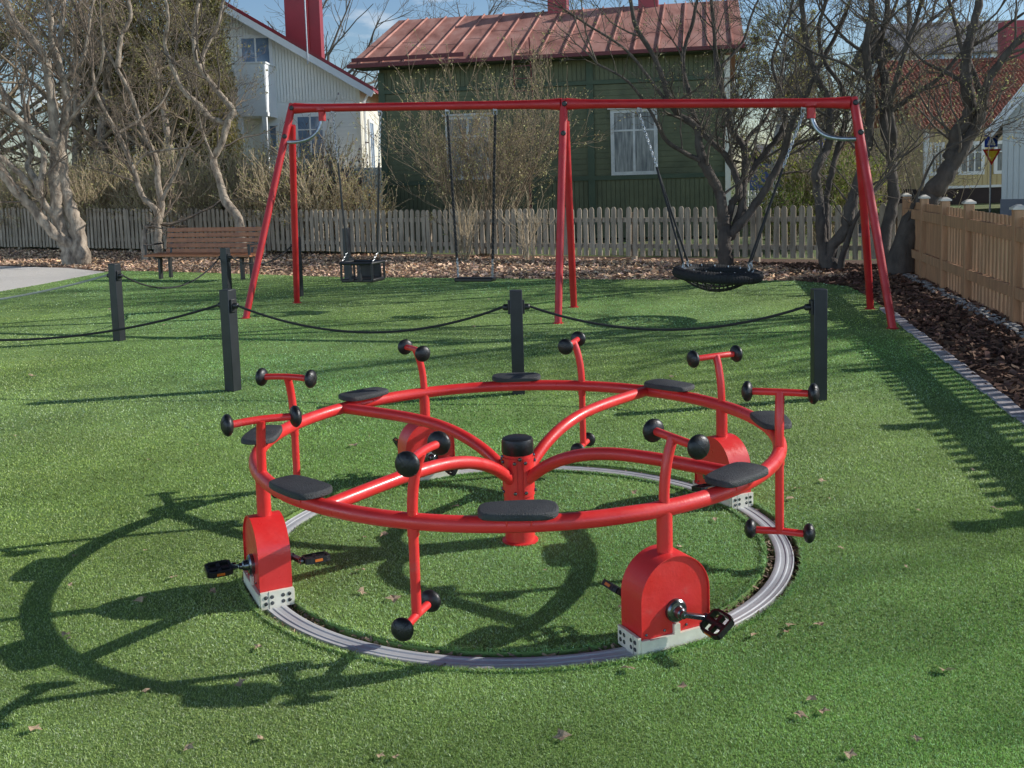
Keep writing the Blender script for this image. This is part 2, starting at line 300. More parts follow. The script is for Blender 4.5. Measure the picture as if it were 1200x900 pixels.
def chips(name, poly, n, label, sz=(.02, .09), z0=-.034, tn=(1, 1, 1), ringm=False, cat='mulch'):
    if ringm:
        a = rs.uniform(0, 2*PI, n); rr = np.where(rs.rand(n) < .5, rs.uniform(1.06, 1.088, n), rs.uniform(1.165, 1.193, n)); P = np.c_[TC.x+rr*np.cos(a), TC.y+rr*np.sin(a)]
    else:
        X = [p[0] for p in poly]; Y = [p[1] for p in poly]; P = np.c_[rs.uniform(min(X), max(X), n), rs.uniform(min(Y), max(Y), n)]; P = P[inside(P, poly)]
    n = len(P); a = rs.uniform(0, 2*PI, n); l = rs.uniform(sz[0], sz[1], n); wd = l*rs.uniform(.2, .55, n); tl = rs.normal(0, .35, n); rl = rs.normal(0, .5, n)
    ex = np.c_[np.cos(a)*np.cos(tl), np.sin(a)*np.cos(tl), np.sin(tl)]*l[:, None]/2; ey = np.c_[-np.sin(a)*np.cos(rl), np.cos(a)*np.cos(rl), np.sin(rl)]*wd[:, None]/2
    c = np.c_[P, z0+rs.uniform(.006, .035, n)]
    V = np.stack([c-ex-ey*.6, c+ex*.8-ey, c+ex+ey*.7, c-ex*.9+ey], 1).reshape(-1, 3); i = np.arange(n)*4
    t = rs.uniform(.35, 1.7, n); T = np.c_[t*tn[0], t*tn[1]*rs.uniform(.9, 1.05, n), t*tn[2]*rs.uniform(.85, 1.1, n)]
    tag(np_mesh(name, V, [np.c_[i, i+1, i+2, i+3]], 'chip', tint=np.repeat(T, 4, 0)), label, cat, kind='stuff')
farbed = [(4.1, 14.5), (1.31, 15.5), (-2.9, 17.15), (-6.0, 19.0), (-7.9, 20.0), (-9.4, 21.5), (-15, 24.8), (-15, fen(-15)+.3), (4, fen(4)+.3), (5.2, 15.2)]
chips('mulch_chips', farbed, 80000, 'pale brown wood chips strewn along the grey picket fence', (.025, .10), tn=(1.75, 1.65, 1.55))
sidebed = [(edx(4), 4), (edx(12.2), 12.2), (4.55, 13.6), (4.1, 14.5), (5.2, 15.2), (4, fen(4)), (6.4, 16.5), (rfx(15.6)+.3, 15.6), (rfx(4)+.3, 4)]
chips('dark_mulch_chips', sidebed, 34000, 'dark reddish bark chips strewn along the brown board fence', (.03, .12), tn=(.40, .30, .28))
chips('slot_debris', None, 3200, 'crumbs of bark lying in the slot beside the round track', (.008, .03), z0=-.036, tn=(.6, .6, .6), ringm=True)

# ================================================================== TRACK
prof = [(1.093, -.03), (1.093, -.002), (1.100, .001), (1.112, .001), (1.117, -.002), (1.133, -.003), (1.137, .0), (1.143, .0), (1.147, -.003), (1.159, -.002), (1.164, .001), (1.168, -.002), (1.168, -.03)]
mb = MB(); n = 144; vs = [TC+Vector((r*math.cos(2*PI*i/n), r*math.sin(2*PI*i/n), z)) for r, z in prof for i in range(n)]
mb.add(vs, [(j*n+i, j*n+(i+1) % n, (j+1)*n+(i+1) % n, (j+1)*n+i) for j in range(len(prof)-1) for i in range(n)])
tag(mb.build('round_track', 'track', origin=TC, smooth=True, angle=25), 'grey grooved metal track ring sunk in the turf under the merry-go-round', 'track')

# ================================================================== MERRY-GO-ROUND
ZR, RR, PH = .466, 1.113, -1.8987
car = thing('pedal_merry_go_round', TC, 'large red pedal merry-go-round with eight black seats standing on the turf', 'merry-go-round')
def pol(r, a, z): return TC + Vector((r*math.cos(a), r*math.sin(a), z))
mb = MB(); mb.tube([pol(RR, 2*PI*i/160, ZR) for i in range(160)], .0285, 20, closed=True)
for i in range(16):                                                  # weld collars
    pass
mb.build('seat_ring', 'red', car)
col = MB(); col.lathe([(.066, -.002), (.066, .40), (.064, .402)], TC, n=32); col.lathe([(.080, 0), (.080, .006), (.066, .010)], TC+Vector((0, 0, .001)), n=32)
hub = col.build('hub_column', 'red', car)
cp = MB(); cp.lathe([(.0665, .398), (.070, .403), (.070, .452), (.066, .464), (.055, .469), (0, .470)], TC, n=32); cp.build('hub_cap', 'rubber', hub)
ARM_A = [52, 142, 232, 322]
bolts = []
for ad in ARM_A:
    a = R(ad); ctrl = [(.055, .290), (.10, .325), (.16, .365), (.23, .400), (.32, .432), (.42, .455), (.54, .469), (.70, .474), (.86, .472), (1.0, .469), (1.108, .466)]
    mb = MB(); pts = []
    for i in range(len(ctrl)-1):
        for t in range(3):
            k0 = ctrl[max(i-1, 0)]; k1 = ctrl[i]; k2 = ctrl[i+1]; k3 = ctrl[min(i+2, len(ctrl)-1)]; u = t/3
            q = [.5*((2*k1[c])+(-k0[c]+k2[c])*u+(2*k0[c]-5*k1[c]+4*k2[c]-k3[c])*u*u+(-k0[c]+3*k1[c]-3*k2[c]+k3[c])*u**3) for c in (0, 1)]
            pts.append(pol(q[0], a, q[1]))
    pts.append(pol(*(1.108, a, .466))); mb.tube(pts, .0265, 18)
    mb.build('arm', 'red', car)
    er = Vector((math.cos(a), math.sin(a), 0))
    pl = MB(); et = Vector((-er.y, er.x, 0))                         # curved clamp plate on the column
    arc = [(math.sin(R(t))*.0685, math.cos(R(t))*.0685) for t in range(-34, 35, 4)]
    vs = [TC+et*s_+er*c_*k+Vector((0, 0, z)) for z in (.215, .385) for k in (1, 1.05) for s_, c_ in arc]; nn = len(arc)
    fs = [(nn+i, nn+i+1, 3*nn+i+1, 3*nn+i) for i in range(nn-1)] + [(i, i+1, nn+i+1, nn+i) for i in range(nn-1)] + [(2*nn+i+1, 2*nn+i, 3*nn+i, 3*nn+i+1) for i in range(nn-1)] + [(0, nn, 3*nn, 2*nn), (nn-1, 3*nn-1, 4*nn-1, 2*nn-1)]
    pl.add(vs, fs); pl.build('clamp_plate', 'red', hub)
    for sgn in (-1, 1):
        for z in (.235, .368):
            b = a + sgn*R(26); e2 = Vector((math.cos(b), math.sin(b), 0)); bolts.append(MB()); bolts[-1].lathe([(.008, 0), (.008, .005), (.0055, .008), (0, .009)], TC+e2*.0715+Vector((0, 0, z)), e2, n=8)
for k_ in range(4):
    e2 = Vector((math.cos(R(7+45+k_*90+45)), math.sin(R(7+45+k_*90+45)), 0)); bolts.append(MB()); bolts[-1].lathe([(.009, 0), (.009, .005), (.006, .009), (0, .010)], TC+e2*.066+Vector((0, 0, .385)), e2, n=8)
for b in bolts: b.build('bolt', 'darksteel', hub)
def knob(parent, c, ax, r=.043, th=.023):
    mb = MB(); pr = [(r*math.cos(t)*1.0, th*math.sin(t)) for t in [PI/2*k/7 for k in range(-7, 8)]]; mb.lathe(pr, c, ax, 22)
    u = ax.orthogonal().normalized(); v = ax.cross(u)                 # moulded cross line on the face
    for e in (u, v):
        mb.tube([c + e*(r*1.01*math.sin(t)) + ax*(th*1.02*math.cos(t)) for t in [PI/2*k/8 for k in range(-8, 9)]], .0008, 5)
    mb.build('grip_knob', 'rubber', parent, angle=60)
for k_ in range(8):
    a = PH + k_*PI/4; er = Vector((math.cos(a), math.sin(a), 0)); et = Vector((-er.y, er.x, 0)); base = pol(RR, a, 0); up = Vector((0, 0, 1))
    pod = k_ % 2 == 1
    zt = .705
    # handle post bends forward (anticlockwise) near the top
    mb = MB(); pts = [base+up*z+et*o for z, o in ((ZR+.005, 0), (.50, 0), (.54, .002), (.58, .006), (.62, .013), (.66, .023), (.69, .034), (zt, .040))]
    mb.tube(pts, .0185, 14); T = base+up*zt+et*.040
    hl = .118
    mb.tube([T+er*s_+et*(.16*s_*s_/.12)*.5+up*(-.25*s_*s_) for s_ in [hl*j/6 for j in range(-6, 7)]], .0148, 12)
    h = mb.build('handlebar', 'red', car)
    for sg in (-1, 1): knob(h, T+er*(sg*(hl+.012))+et*(.16*hl*hl/.12)*.5+up*(-.25*hl*hl), er*sg)
    if not pod:                                                       # thin lower post with a foot bar
        mb = MB(); zf = .140
        mb.tube([base+up*(ZR-.01), base+up*.3, base+up*zf], .0175, 14)
        mb.lathe([(.020, ZR-.05), (.020, ZR-.02)], base, n=16)
        mb.tube([base+up*(zf-.004*abs(s_)/.1)+er*s_ for s_ in (-.105, -.05, 0, .05, .105)], .0145, 12)
        f = mb.build('foot_bar', 'red', car)
        for sg in (-1, 1): knob(f, base+up*zf+er*(sg*.115), er*sg, .040, .024)
    else:
        mb = MB(); mb.tube([base+up*(ZR-.005), base+up*.31], .0275, 18); mb.build('drive_post', 'red', car)
        hw, zc, zb = .140, .178, .048
        outl = [(-hw, zb), (hw, zb)] + [(hw*math.cos(t), zc+hw*math.sin(t)) for t in [PI*i/28 for i in range(29)]]
        mb = MB(); mb.prism(outl, base, et, up, er, -.055, .055)
        inn = [(x*.985, zb+.001 if z == zb else zc+(z-zc)*.985 if z > zc else z) for x, z in outl]; n_ = len(outl)
        # rolled rim: a strip standing 5 mm proud of both side faces
        for d0, d1 in ((-.062, -.055), (.055, .062)):
            vs = [base+et*x+up*z+er*d for d in (d0, d1) for x, z in outl] + [base+et*x*.978+up*(zc+(z-zc)*.978 if z > zc else z)+er*d for d in (d0, d1) for x, z in outl]
            fs = []
            for i in range(1, n_-0):
                j = (i+1) % n_
                fs += [(i, j, n_+j, n_+i), (2*n_+j, 2*n_+i, 3*n_+i, 3*n_+j), (i, 2*n_+i, 2*n_+j, j), (n_+j, 3*n_+j, 3*n_+i, n_+i)]
            mb.add(vs, fs)
        hs = mb.build('wheel_housing', 'red', car, angle=30)
        mb = MB(); hz = .046                                          # cream skirt
        sk = [(-hw-.004, .004), (hw+.004, .004), (hw+.004, zb+.006), (hw-.028, zb+.004), (hw-.03, zb+.001), (.012, zb+.001), (.012, zb+.034), (-.012, zb+.034), (-.012, zb+.001), (-hw+.03, zb+.001), (-hw+.028, zb+.004), (-hw-.004, zb+.006)]
        for d0, d1 in ((-.068, -.0563), (.0563, .068)): mb.prism(sk, base, et, up, er, d0, d1)
        for sg in (-1, 1):
            mb.box(base+et*(sg*(hw+.0105))+up*.031, (.012, .064, .068), Matrix((et, er, up)).transposed(), 0)
            mb.box(base+et*(sg*(hw+.0105))+up*.031+er*.033*1, (.0125, .001, .066), Matrix((et, er, up)).transposed(), 1)
            for dy in (-1, 1): mb.box(base+et*(sg*(hw+.0095))+up*.031+er*(dy*.0335), (.0115, .060, .066), Matrix((et, er, up)).transposed(), 0)
            for dy in (-.045, -.021, .021, .045):
                for dz in (.020, .044): mb.lathe([(.0078, 0), (.0078, .0015), (.0045, .002), (.0045, .0025)], base+et*(sg*(hw+.0158))+up*dz+er*dy, et*sg, 10, 1)
        mb.build('base_skirt', ['cream', 'darksteel'], hs, bevel=.002)
        rv = MB()
        for sg in (-1, 1):
            for x in (-hw+.022, -.045, .045, hw-.022): rv.lathe([(.005, 0), (.005, .003), (.002, .005)], base+et*x+up*(zb+.018)+er*(sg*.055), er*sg, 8)
        rv.build('rivets', 'darksteel', hs)
        ca = R({1: -18, 3: 15, 5: 30, 7: 200}[k_]); zcr = .128
        for sg in (-1, 1):
            cdir = et*(math.cos(ca)*sg) + up*(math.sin(ca)*sg*.55-.1); cdir.normalize(); ax = base+up*zcr
            mb = MB(); mb.lathe([(.040, .055), (.040, .068), (.034, .074), (.022, .076), (.018, .094), (.013, .098), (.013, .108), (0, .110)], ax, er*sg, 24)
            cr_ = mb.build('crank_hub', 'darksteel', hs)
            mb = MB(); s0 = ax+er*(sg*.100); e0 = s0+cdir*.088+er*(sg*.014); mb.bar(s0, e0, .016, .024, er); mb.lathe([(.015, -.008), (.015, .008)], e0, er, 14); mb.build('crank_arm', 'darksteel', cr_, bevel=.003)
            pc = e0+er*(sg*.058); q = R({1: 35, 3: 10, 5: 60, 7: -8}[k_]*sg); px_ = et*math.cos(q)+up*math.sin(q); pz = px_.cross(er)
            mb = MB(); mb.tube([e0, pc+er*(sg*.035)], .008, 10)
            o_ = [(.034, -.045), (.042, -.028), (.042, .028), (.034, .045), (-.034, .045), (-.042, .028), (-.042, -.028), (-.034, -.045)]
            for i in range(8):
                a0, b0 = o_[i]; a1, b1 = o_[(i+1) % 8]; mb.bar(pc+px_*a0+er*b0, pc+px_*a1+er*b1, .022, .009, pz.cross((px_*(a1-a0)+er*(b1-b0))).normalized())
            mb.bar(pc-px_*.034, pc+px_*.034, .014, .018, pz); mb.tube([pc-er*.045, pc+er*.045], .012, 10)
            for i in range(-3, 4):
                for s2 in (-1, 1): mb.box(pc+px_*(s2*.0445)+er*(i*.010), (.005, .004, .022), Matrix((px_, er, pz)).transposed())
            pd = mb.build('pedal', 'rubber', cr_, smooth=False)
            mb = MB()
            for s2 in (-1, 1): mb.box(pc+px_*(s2*.0475), (.003, .030, .010), Matrix((px_, er, pz)).transposed())
            mb.build('pedal_reflector', 'orange', pd, smooth=False)
for k_ in range(8):                                                   # seats
    a = PH + k_*PI/4 + R(18.6); er = Vector((math.cos(a), math.sin(a), 0)); et = Vector((-er.y, er.x, 0)); c = pol(RR, a, 0); up = Vector((0, 0, 1))
    mb = MB(); L_ = .135; poly = []
    for x, y in ((-L_, -.038), (-L_+.030, -.068), (L_-.05, -.078), (L_-.012, -.058), (L_, 0), (L_-.012, .058), (L_-.05, .078), (-L_+.030, .068), (-L_, .038)): poly.append((x, y))
    sm = poly
    for _ in range(2):
        nw = []
        for i in range(len(sm)):
            p0, p1 = sm[i], sm[(i+1) % len(sm)]; nw += [(p0[0]*.75+p1[0]*.25, p0[1]*.75+p1[1]*.25), (p0[0]*.25+p1[0]*.75, p0[1]*.25+p1[1]*.75)]
        sm = nw
    n_ = len(sm); layers = [(.96, .500), (1, .504), (1, .518), (.975, .523), (.93, .525)]
    vs = [c+et*x*s_+er*y*s_+up*z for s_, z in layers for x, y in sm]; fs = [tuple(range(n_))[::-1], tuple((len(layers)-1)*n_+i for i in range(n_))]
    for l in range(len(layers)-1): fs += [(l*n_+i, l*n_+(i+1) % n_, (l+1)*n_+(i+1) % n_, (l+1)*n_+i) for i in range(n_)]
    mb.add(vs, fs); st_ = mb.build('seat', 'seat', car, angle=50)
    mb = MB(); mb.box(c+up*.494, (.16, .075, .012), Matrix((et, er, up)).transposed())
    for s2 in (-.04, .04): mb.box(c+et*s2+up*.481, (.006, .058, .03), Matrix((et, er, up)).transposed())
    mb.build('seat_bracket', 'red', st_, bevel=.002)

# ================================================================== ROPE POSTS
def rope_post(p, top, yaw, label, brk):
    t = thing('rope_post', (p.x, p.y, 0), label, 'post', 'graphite rope posts')
    rot = Matrix.Rotation(yaw, 3, 'Z'); mb = MB(); s_ = .092
    mb.box((p.x, p.y, top/2), (s_, s_, top), rot); mb.build('shaft', 'post', t, bevel=.004)
    for d in brk:
        d = rot @ Vector(d); q = Vector((p.x, p.y, top-.125))+d*(s_/2); mb = MB()
        mb.box(q+d*.008, (.016 if abs((rot.inverted()@d).x) > .5 else .06, .016 if abs((rot.inverted()@d).y) > .5 else .06, .10), rot); mb.lathe([(.024, .016), (.024, .045), (.014, .055)], q, d, 12); mb.build('rope_bracket', 'black', t, bevel=.003)
def rope(a, b, sag, r, mt, label):
    pts = [a.lerp(b, i/24)+Vector((0, 0, -sag*4*(i/24)*(1-i/24))) for i in range(25)]; mb = MB(); mb.tube(pts, r, 8)
    tag(mb.build('rope', mt, origin=a), label, 'rope', 'ropes strung between the posts')
P1 = gnd(271, 459.5); P1.y += .06; P2 = gnd(608, 463); P2.y += .05; P3 = gnd(962, 470); P3.y += .05; P4 = gnd(138, 400); P4.y += .05
P5 = Vector((-3.72, 13.15, 0)); P6 = Vector((-3.05, 14.41, 0)); P7 = Vector((-2.63, 16.2, 0))
rope_post(P1, .80, R(-28), 'dark rope post behind the left handlebars, between two sagging ropes', ((1, 0, 0), (-1, 0, 0)))
rope_post(P2, .775, 0, 'dark rope post standing behind the middle of the merry-go-round', ((1, 0, 0), (-1, 0, 0)))
rope_post(P3, .775, 0, 'dark rope post at the right end of the rope line', ((-1, 0, 0),))
rope_post(P4, .82, R(-22), 'dark rope post near the gravel path with a grey rope', ((1, 0, 0), (-1, 0, 0)))
rope_post(P5, .80, R(-20), 'dark rope post in front of the brown bench', ((1, 0, 0), (-1, 0, 0)))
rope_post(P6, .85, R(-20), 'dark rope post behind the left swing leg', ((-1, 0, 0),))
rope_post(P7, .87, R(-20), 'dark rope post directly behind the toddler swing seat', ())
hz = .655
def up_(p, z=hz): return Vector((p.x, p.y, z))
c_, s_ = math.cos, math.sin
rope(up_(P1)+Vector((.085, -.05, .02)), up_(P2)+Vector((-.09, 0, 0)), .20, .0095, 'rope', 'black rope sagging between the left and the middle post')
rope(up_(P2)+Vector((.09, 0, 0)), up_(P3)+Vector((-.09, 0, 0)), .17, .0095, 'rope', 'black rope sagging between the middle and the right post')
rope(up_(P1)+Vector((-.085, .04, .02)), Vector((-6.1, 8.2, .78)), .30, .0095, 'rope', 'black rope running from the left post out to the left')
rope(up_(P4, .70)+Vector((-.085, .03, 0)), Vector((-8.3, 10.1, .72)), .27, .011, 'rope_grey', 'pale grey rope running left from the post by the path')
rope(up_(P4, .70)+Vector((.085, -.03, 0)), up_(P5, .67)+Vector((-.085, .03, 0)), .25, .0095, 'rope', 'black rope sagging towards the post before the bench')
rope(up_(P5, .67)+Vector((.085, -.03, 0)), up_(P6, .72)+Vector((-.085, .03, 0)), .16, .0095, 'rope', 'short black rope behind the left swing leg')
rope_post(Vector((-6.18, 8.22, 0)), .88, 0, 'dark rope post just outside the left edge', ((1, 0, 0),))
rope_post(Vector((-8.4, 10.1, 0)), .82, 0, 'dark rope post further left by the path', ((1, 0, 0),))

# ================================================================== SWING FRAME
BL, BMID, BR_ = at(343, 127, 12.87), at(661, 122, 11.6), at(1000, 120.5, 10.63)
sw = thing('swing_frame', (.6, 11.6, 0), 'tall red steel swing frame with three leaning leg pairs on the turf', 'swing frame')
def beam(a, b):
    mb = MB(); n_ = 20; pts = [a.lerp(b, i/n_) for i in range(n_+1)]; rr = [.050+.022*math.exp(-min(i, n_-i)*1.1) if min(i, n_-i) > 0 else .070 for i in range(n_+1)]
    rr = [r*.98 for r in rr]; mb.tube(pts, rr, 16); return mb.build('crossbeam', 'red_swing', sw)
bd1 = (BMID-BL).normalized(); bd2 = (BR_-BMID).normalized()
beam(BL+bd1*.03, BMID-bd1*.03); beam(BMID+bd2*.03, BR_-bd2*.03)
def leg(top, foot, bow):
    mb = MB(); n_ = 14; d = (foot-top); pts = []
    for i in range(n_+1):
        t = i/n_; q = top+d*t; q = q+bow*(4*t*(1-t)); pts.append(q)
    mb.tube(pts, [.040+.006*(1-i/n_) for i in range(n_+1)], 14); mb.lathe([(.06, 0), (.06, .006), (.045, .012)], foot, (0, 0, 1), 16); mb.build('leg', 'red_swing', sw)
for top, f, b in ((BL, gnd(288, 373), gnd(348, 355)), (BMID, gnd(654, 379), gnd(672.5, 360)), (BR_, gnd(1046, 385), gnd(1020, 362))):
    T0 = top+Vector((0, 0, .05)); fd = ((f+b)/2-top); fd.z = 0
    leg(T0, f, Vector((0, .02, .05))*.6); leg(T0+(b-T0)*.10+Vector((0, -.06, 0)), b, Vector((0, -.02, .05))*.6)
    mb = MB(); hd = Vector((0, -1, 0))
    mb.lathe([(.030, 0), (.030, .012), (.020, .02)], top+Vector((0, -.072, 0)), hd, 14); mb.build('joint_bolt', 'black', sw); mb = MB()
    q = T0+(f-T0)*.155; mb.lathe([(.030, 0), (.030, .014), (.020, .022)], q+Vector((0, -.045, 0)), hd, 14); mb.build('joint_bolt', 'black', sw)
for top, foot, sg, bd in ((BL, gnd(288, 373), 1, bd1), (BR_, gnd(1046, 385), -1, -bd2)):
    a_ = top+(foot-top)*.165; e_ = top+bd*.42+Vector((0, 0, -.05)); mb = MB(); pts = []
    m1 = a_+bd*.33+Vector((0, 0, -.005))
    for i in range(15):
        t = i/14; pts.append(a_*(1-t)**3+(a_+bd*.30-Vector((0, 0, .02)))*3*t*(1-t)**2+(e_-Vector((0, 0, .30)))*3*t*t*(1-t)+e_*t**3)
    mb.tube(pts, .024, 12); mb.build('corner_brace', 'steel', sw)
    mb = MB(); mb.lathe([(.045, -.16), (.045, -.05), (.075, -.03), (.075, 0)], top+bd*.42+Vector((0, 0, -.0)), (0, 0, 1), 14); mb.build('brace_clamp', 'red_swing', sw)
def on_beam(px):
    a, b = (BL, BMID) if px < 661 else (BMID, BR_); t = min(max((px-(343 if px < 661 else 661))/((661-343) if px < 661 else (1000-661)), 0), 1)
    for _ in range(30):
        q = a.lerp(b, t); d = q-Vector((0, 0, EYE)); X = 600+F_PX*d.dot(CR)/d.dot(fw); t += (px-X)/(340)
    return a.lerp(b, t)-Vector((0, 0, .055))
def hanger(p, parent):
    mb = MB(); mb.tube([p+Vector((.022*math.sin(t), 0, -.028-.030*math.cos(t))) for t in [2*PI*i/14 for i in range(14)]], .007, 6, closed=True); mb.box(p+Vector((0, 0, .005)), (.05, .04, .03)); mb.build('hanger', 'darksteel', parent)
def chain(a, b, mt, parent, link_=.05, r=.0045, name='chain'):
    d = b-a; n_ = max(2, int(d.length/link_/.72)); ax = d.normalized(); u = ax.orthogonal().normalized(); v = ax.cross(u); mb = MB()
    for i in range(n_):
        c = a+d*((i+.5)/n_); e = u if i % 2 else v; mb.tube([c+ax*(link_*.5*math.cos(t))+e*(link_*.27*math.sin(t)) for t in [2*PI*j/8 for j in range(8)]], r, 5, closed=True)
    mb.build(name, mt, parent)
# toddler swing
h1, h2 = on_beam(390), on_beam(445); cen = at(425, 312, 12.62); cen.z = .50
ts = thing('toddler_swing', (cen.x, cen.y, cen.z-.15), 'black toddler swing seat with side bars hanging at the left of the red frame', 'swing')
ax_ = (h2-h1).normalized(); ax_.z = 0; ax_.normalize(); ay_ = Vector((-ax_.y, ax_.x, 0)); rot = Matrix((ax_, ay_, Vector((0, 0, 1)))).transposed()
zt_, zb_ = .60, .385; hwd, hd_ = .215, .16
mb = MB(); C = Vector((cen.x, cen.y, 0))
def lp(x, y, z): return C+ax_*x+ay_*y+Vector((0, 0, z))
mb.tube([lp(x, y, zt_) for x, y in ((-hwd, -hd_), (0, -hd_-.03), (hwd, -hd_), (hwd+.01, 0), (hwd, hd_), (0, hd_+.02), (-hwd, hd_), (-hwd-.01, 0))], .020, 8, closed=True); mb.build('top_rail', 'rubber', ts)
mb = MB(); mb.box(lp(0, 0, zb_), (hwd*2.05, hd_*2.1, .045), rot); mb.box(lp(0, hd_, zb_+.10), (hwd*1.6, .03, .18), rot); mb.build('seat', 'rubber', ts, bevel=.012)
mb = MB()
for x in (-hwd, hwd):
    for y in (-hd_, hd_): mb = MB(); mb.tube([lp(x, y, zt_), lp(x, y, zb_)], .016, 8); mb.build('corner_bar', 'rubber', ts)
for x in (-.07, .05): mb = MB(); mb.tube([lp(x, -hd_-.02, zt_), lp(x, -hd_-.02, zb_+.10), lp(x, -hd_-.01, zb_)], [.014, .022, .034], 10); mb.build('front_strap', 'rubber', ts)
for hp, x in ((h1, -hwd), (h2, hwd)):
    hanger(hp, ts); e_ = lp(x, 0, zt_+.13); mid = hp.lerp(e_, .36); chain(hp-Vector((0, 0, .06)), mid, 'steel', ts)
    mb = MB(); mb.tube([mid, e_], .013, 8); mb.build('chain_sleeve', 'rubber', ts)
    for y in (-hd_, hd_): chain(e_, lp(x, y, zt_), 'darksteel', ts, .04, .0035)
# flat swing
h1, h2 = on_beam(524), on_beam(580); s1, s2 = at(537, 325, 12.0), at(577, 325.5, 11.88); c0 = (s1+s2)/2
fs_ = thing('flat_swing', (c0.x, c0.y, c0.z-.05), 'swing with a plain flat black rubber seat on two dark chains', 'swing')
mb = MB(); dx = (s2-s1); dx.z = 0; dx.normalize(); mb.box(c0-Vector((0, 0, .02)), (.47, .19, .045), Matrix((dx, Vector((-dx.y, dx.x, 0)), Vector((0, 0, 1)))).transposed()); mb.build('seat', 'rubber', fs_, bevel=.012)
for hp, e_ in ((h1, s1), (h2, s2)):
    hanger(hp, fs_); a_ = hp-Vector((0, 0, .06)); chain(a_, a_.lerp(e_, .88), 'rope', fs_, .045, .009); chain(a_.lerp(e_, .88), e_, 'steel', fs_, .04, .005)
# nest swing
h1, h2 = on_beam(749), on_beam(941); nc = at(841, 321, 11.05); RN = .43
ns = thing('nest_swing', (nc.x, nc.y, nc.z-.1), 'round black nest swing basket hanging at the right of the frame', 'swing')
dx = (h2-h1); dx.z = 0; dx.normalize(); dy = Vector((-dx.y, dx.x, 0)); tilt = .10
def npn(t, r, z=0): return nc+dx*(r*math.cos(t))+dy*(r*math.sin(t))+Vector((0, 0, z-tilt*.3*math.cos(t)+.0*math.sin(t)))
mb = MB(); mb.tube([npn(2*PI*i/48, RN) for i in range(48)], .062, 12, closed=True)
for i in range(90):                                                  # rope windings round the rim
    t = 2*PI*i/90; c = npn(t, RN); er = (dx*math.cos(t)+dy*math.sin(t)); mb.tube([c+er*(.0625*math.cos(q))+Vector((0, 0, .0625*math.sin(q))) for q in [2*PI*j/8 for j in range(8)]], .0045, 4, closed=True)
mb.build('padded_rim', 'rope', ns)
mb = MB()
for i in range(-4, 5):
    s_ = i*.09; hl = math.sqrt(max(RN**2-s_**2, 0))
    for e, f in ((dx, dy), (dy, dx)): mb.tube([nc+e*s_+f*(hl*u)-Vector((0, 0, .19*(1-(u*u*hl*hl+s_*s_)/RN**2))) for u in [j/6 for j in range(-6, 7)]], .009, 6)
mb.build('net', 'rope', ns)
mb = MB()
for i in range(16): mb.lathe([(.008, 0), (.006, .02)], npn(2*PI*(i+.5)/16, RN-.045, .045), (0, 0, 1), 6)
mb.build('net_clips', 'steel', ns)
for hp, sg in ((h1, -1), (h2, 1)):
    hanger(hp, ns); a_ = hp-Vector((0, 0, .06)); j_ = nc+dx*(sg*(RN-.10))+Vector((0, 0, .14)); md = a_.lerp(j_, .36); chain(a_, md, 'steel', ns)
    for q in (-1, 1):
        e_ = nc+dx*(sg*(RN-.08))+dy*(q*.16)+Vector((0, 0, .10)); mb = MB(); mb.tube([md, e_+Vector((0, 0, .03))], .013, 6); mb.build('rope', 'rope', ns); chain(e_+Vector((0, 0, .04)), e_-Vector((0, 0, .05)), 'steel', ns, .04, .006)

# ================================================================== BENCH
bA, bB = gnd(188, 327), gnd(284, 328); bx = (bB-bA).normalized(); by = Vector((-bx.y, bx.x, 0)); bc = (bA+bB)/2+by*.1
bn = thing('park_bench', bc, 'brown slatted park bench with black legs by the picket fence', 'bench'); rot = Matrix((bx, by, Vector((0, 0, 1)))).transposed(); up = Vector((0, 0, 1))
LB = (bB-bA).length*.5
mb = MB()
for i in range(4): mb.box(bc+by*(-.16+i*.105)+up*(.415+.004*i), (LB*2+.5, .09, .035), rot)
mb.build('seat_slats', 'benchwood', bn, bevel=.004)
mb = MB(); bt = Matrix.Rotation(R(-12), 3, bx)
for i in range(5): mb.box(bc+by*(.24+i*.018)+up*(.475+i*.092)+bx*.06, (LB*2+.34, .028, .074), bt@rot)
mb.build('backrest_slats', 'benchwood', bn, bevel=.004)
for e_ in (bA, bB):
    o = e_+by*.1-bc; q = bc+o; mb = MB(); mb.box(q+by*-.08+up*.2, (.05, .07, .40), rot); mb.box(q+by*.18+up*.2, (.05, .06, .40), rot); mb.box(q+by*.02+up*.385, (.05, .50, .03), rot); mb.bar(q+by*.22+up*.38, q+by*.33+up*.90, .05, .03)
    mb.build('leg', 'black', bn, bevel=.004)
for sg in (-1, 1):
    q = bc+bx*(sg*(LB+.22)); mb = MB(); mb.bar(q+by*-.20+up*.60, q+by*.25+up*.61, .045, .025); mb.box(q+by*-.17+up*.50, (.04, .03, .2), rot); mb.build('armrest', 'black', bn, bevel=.003)

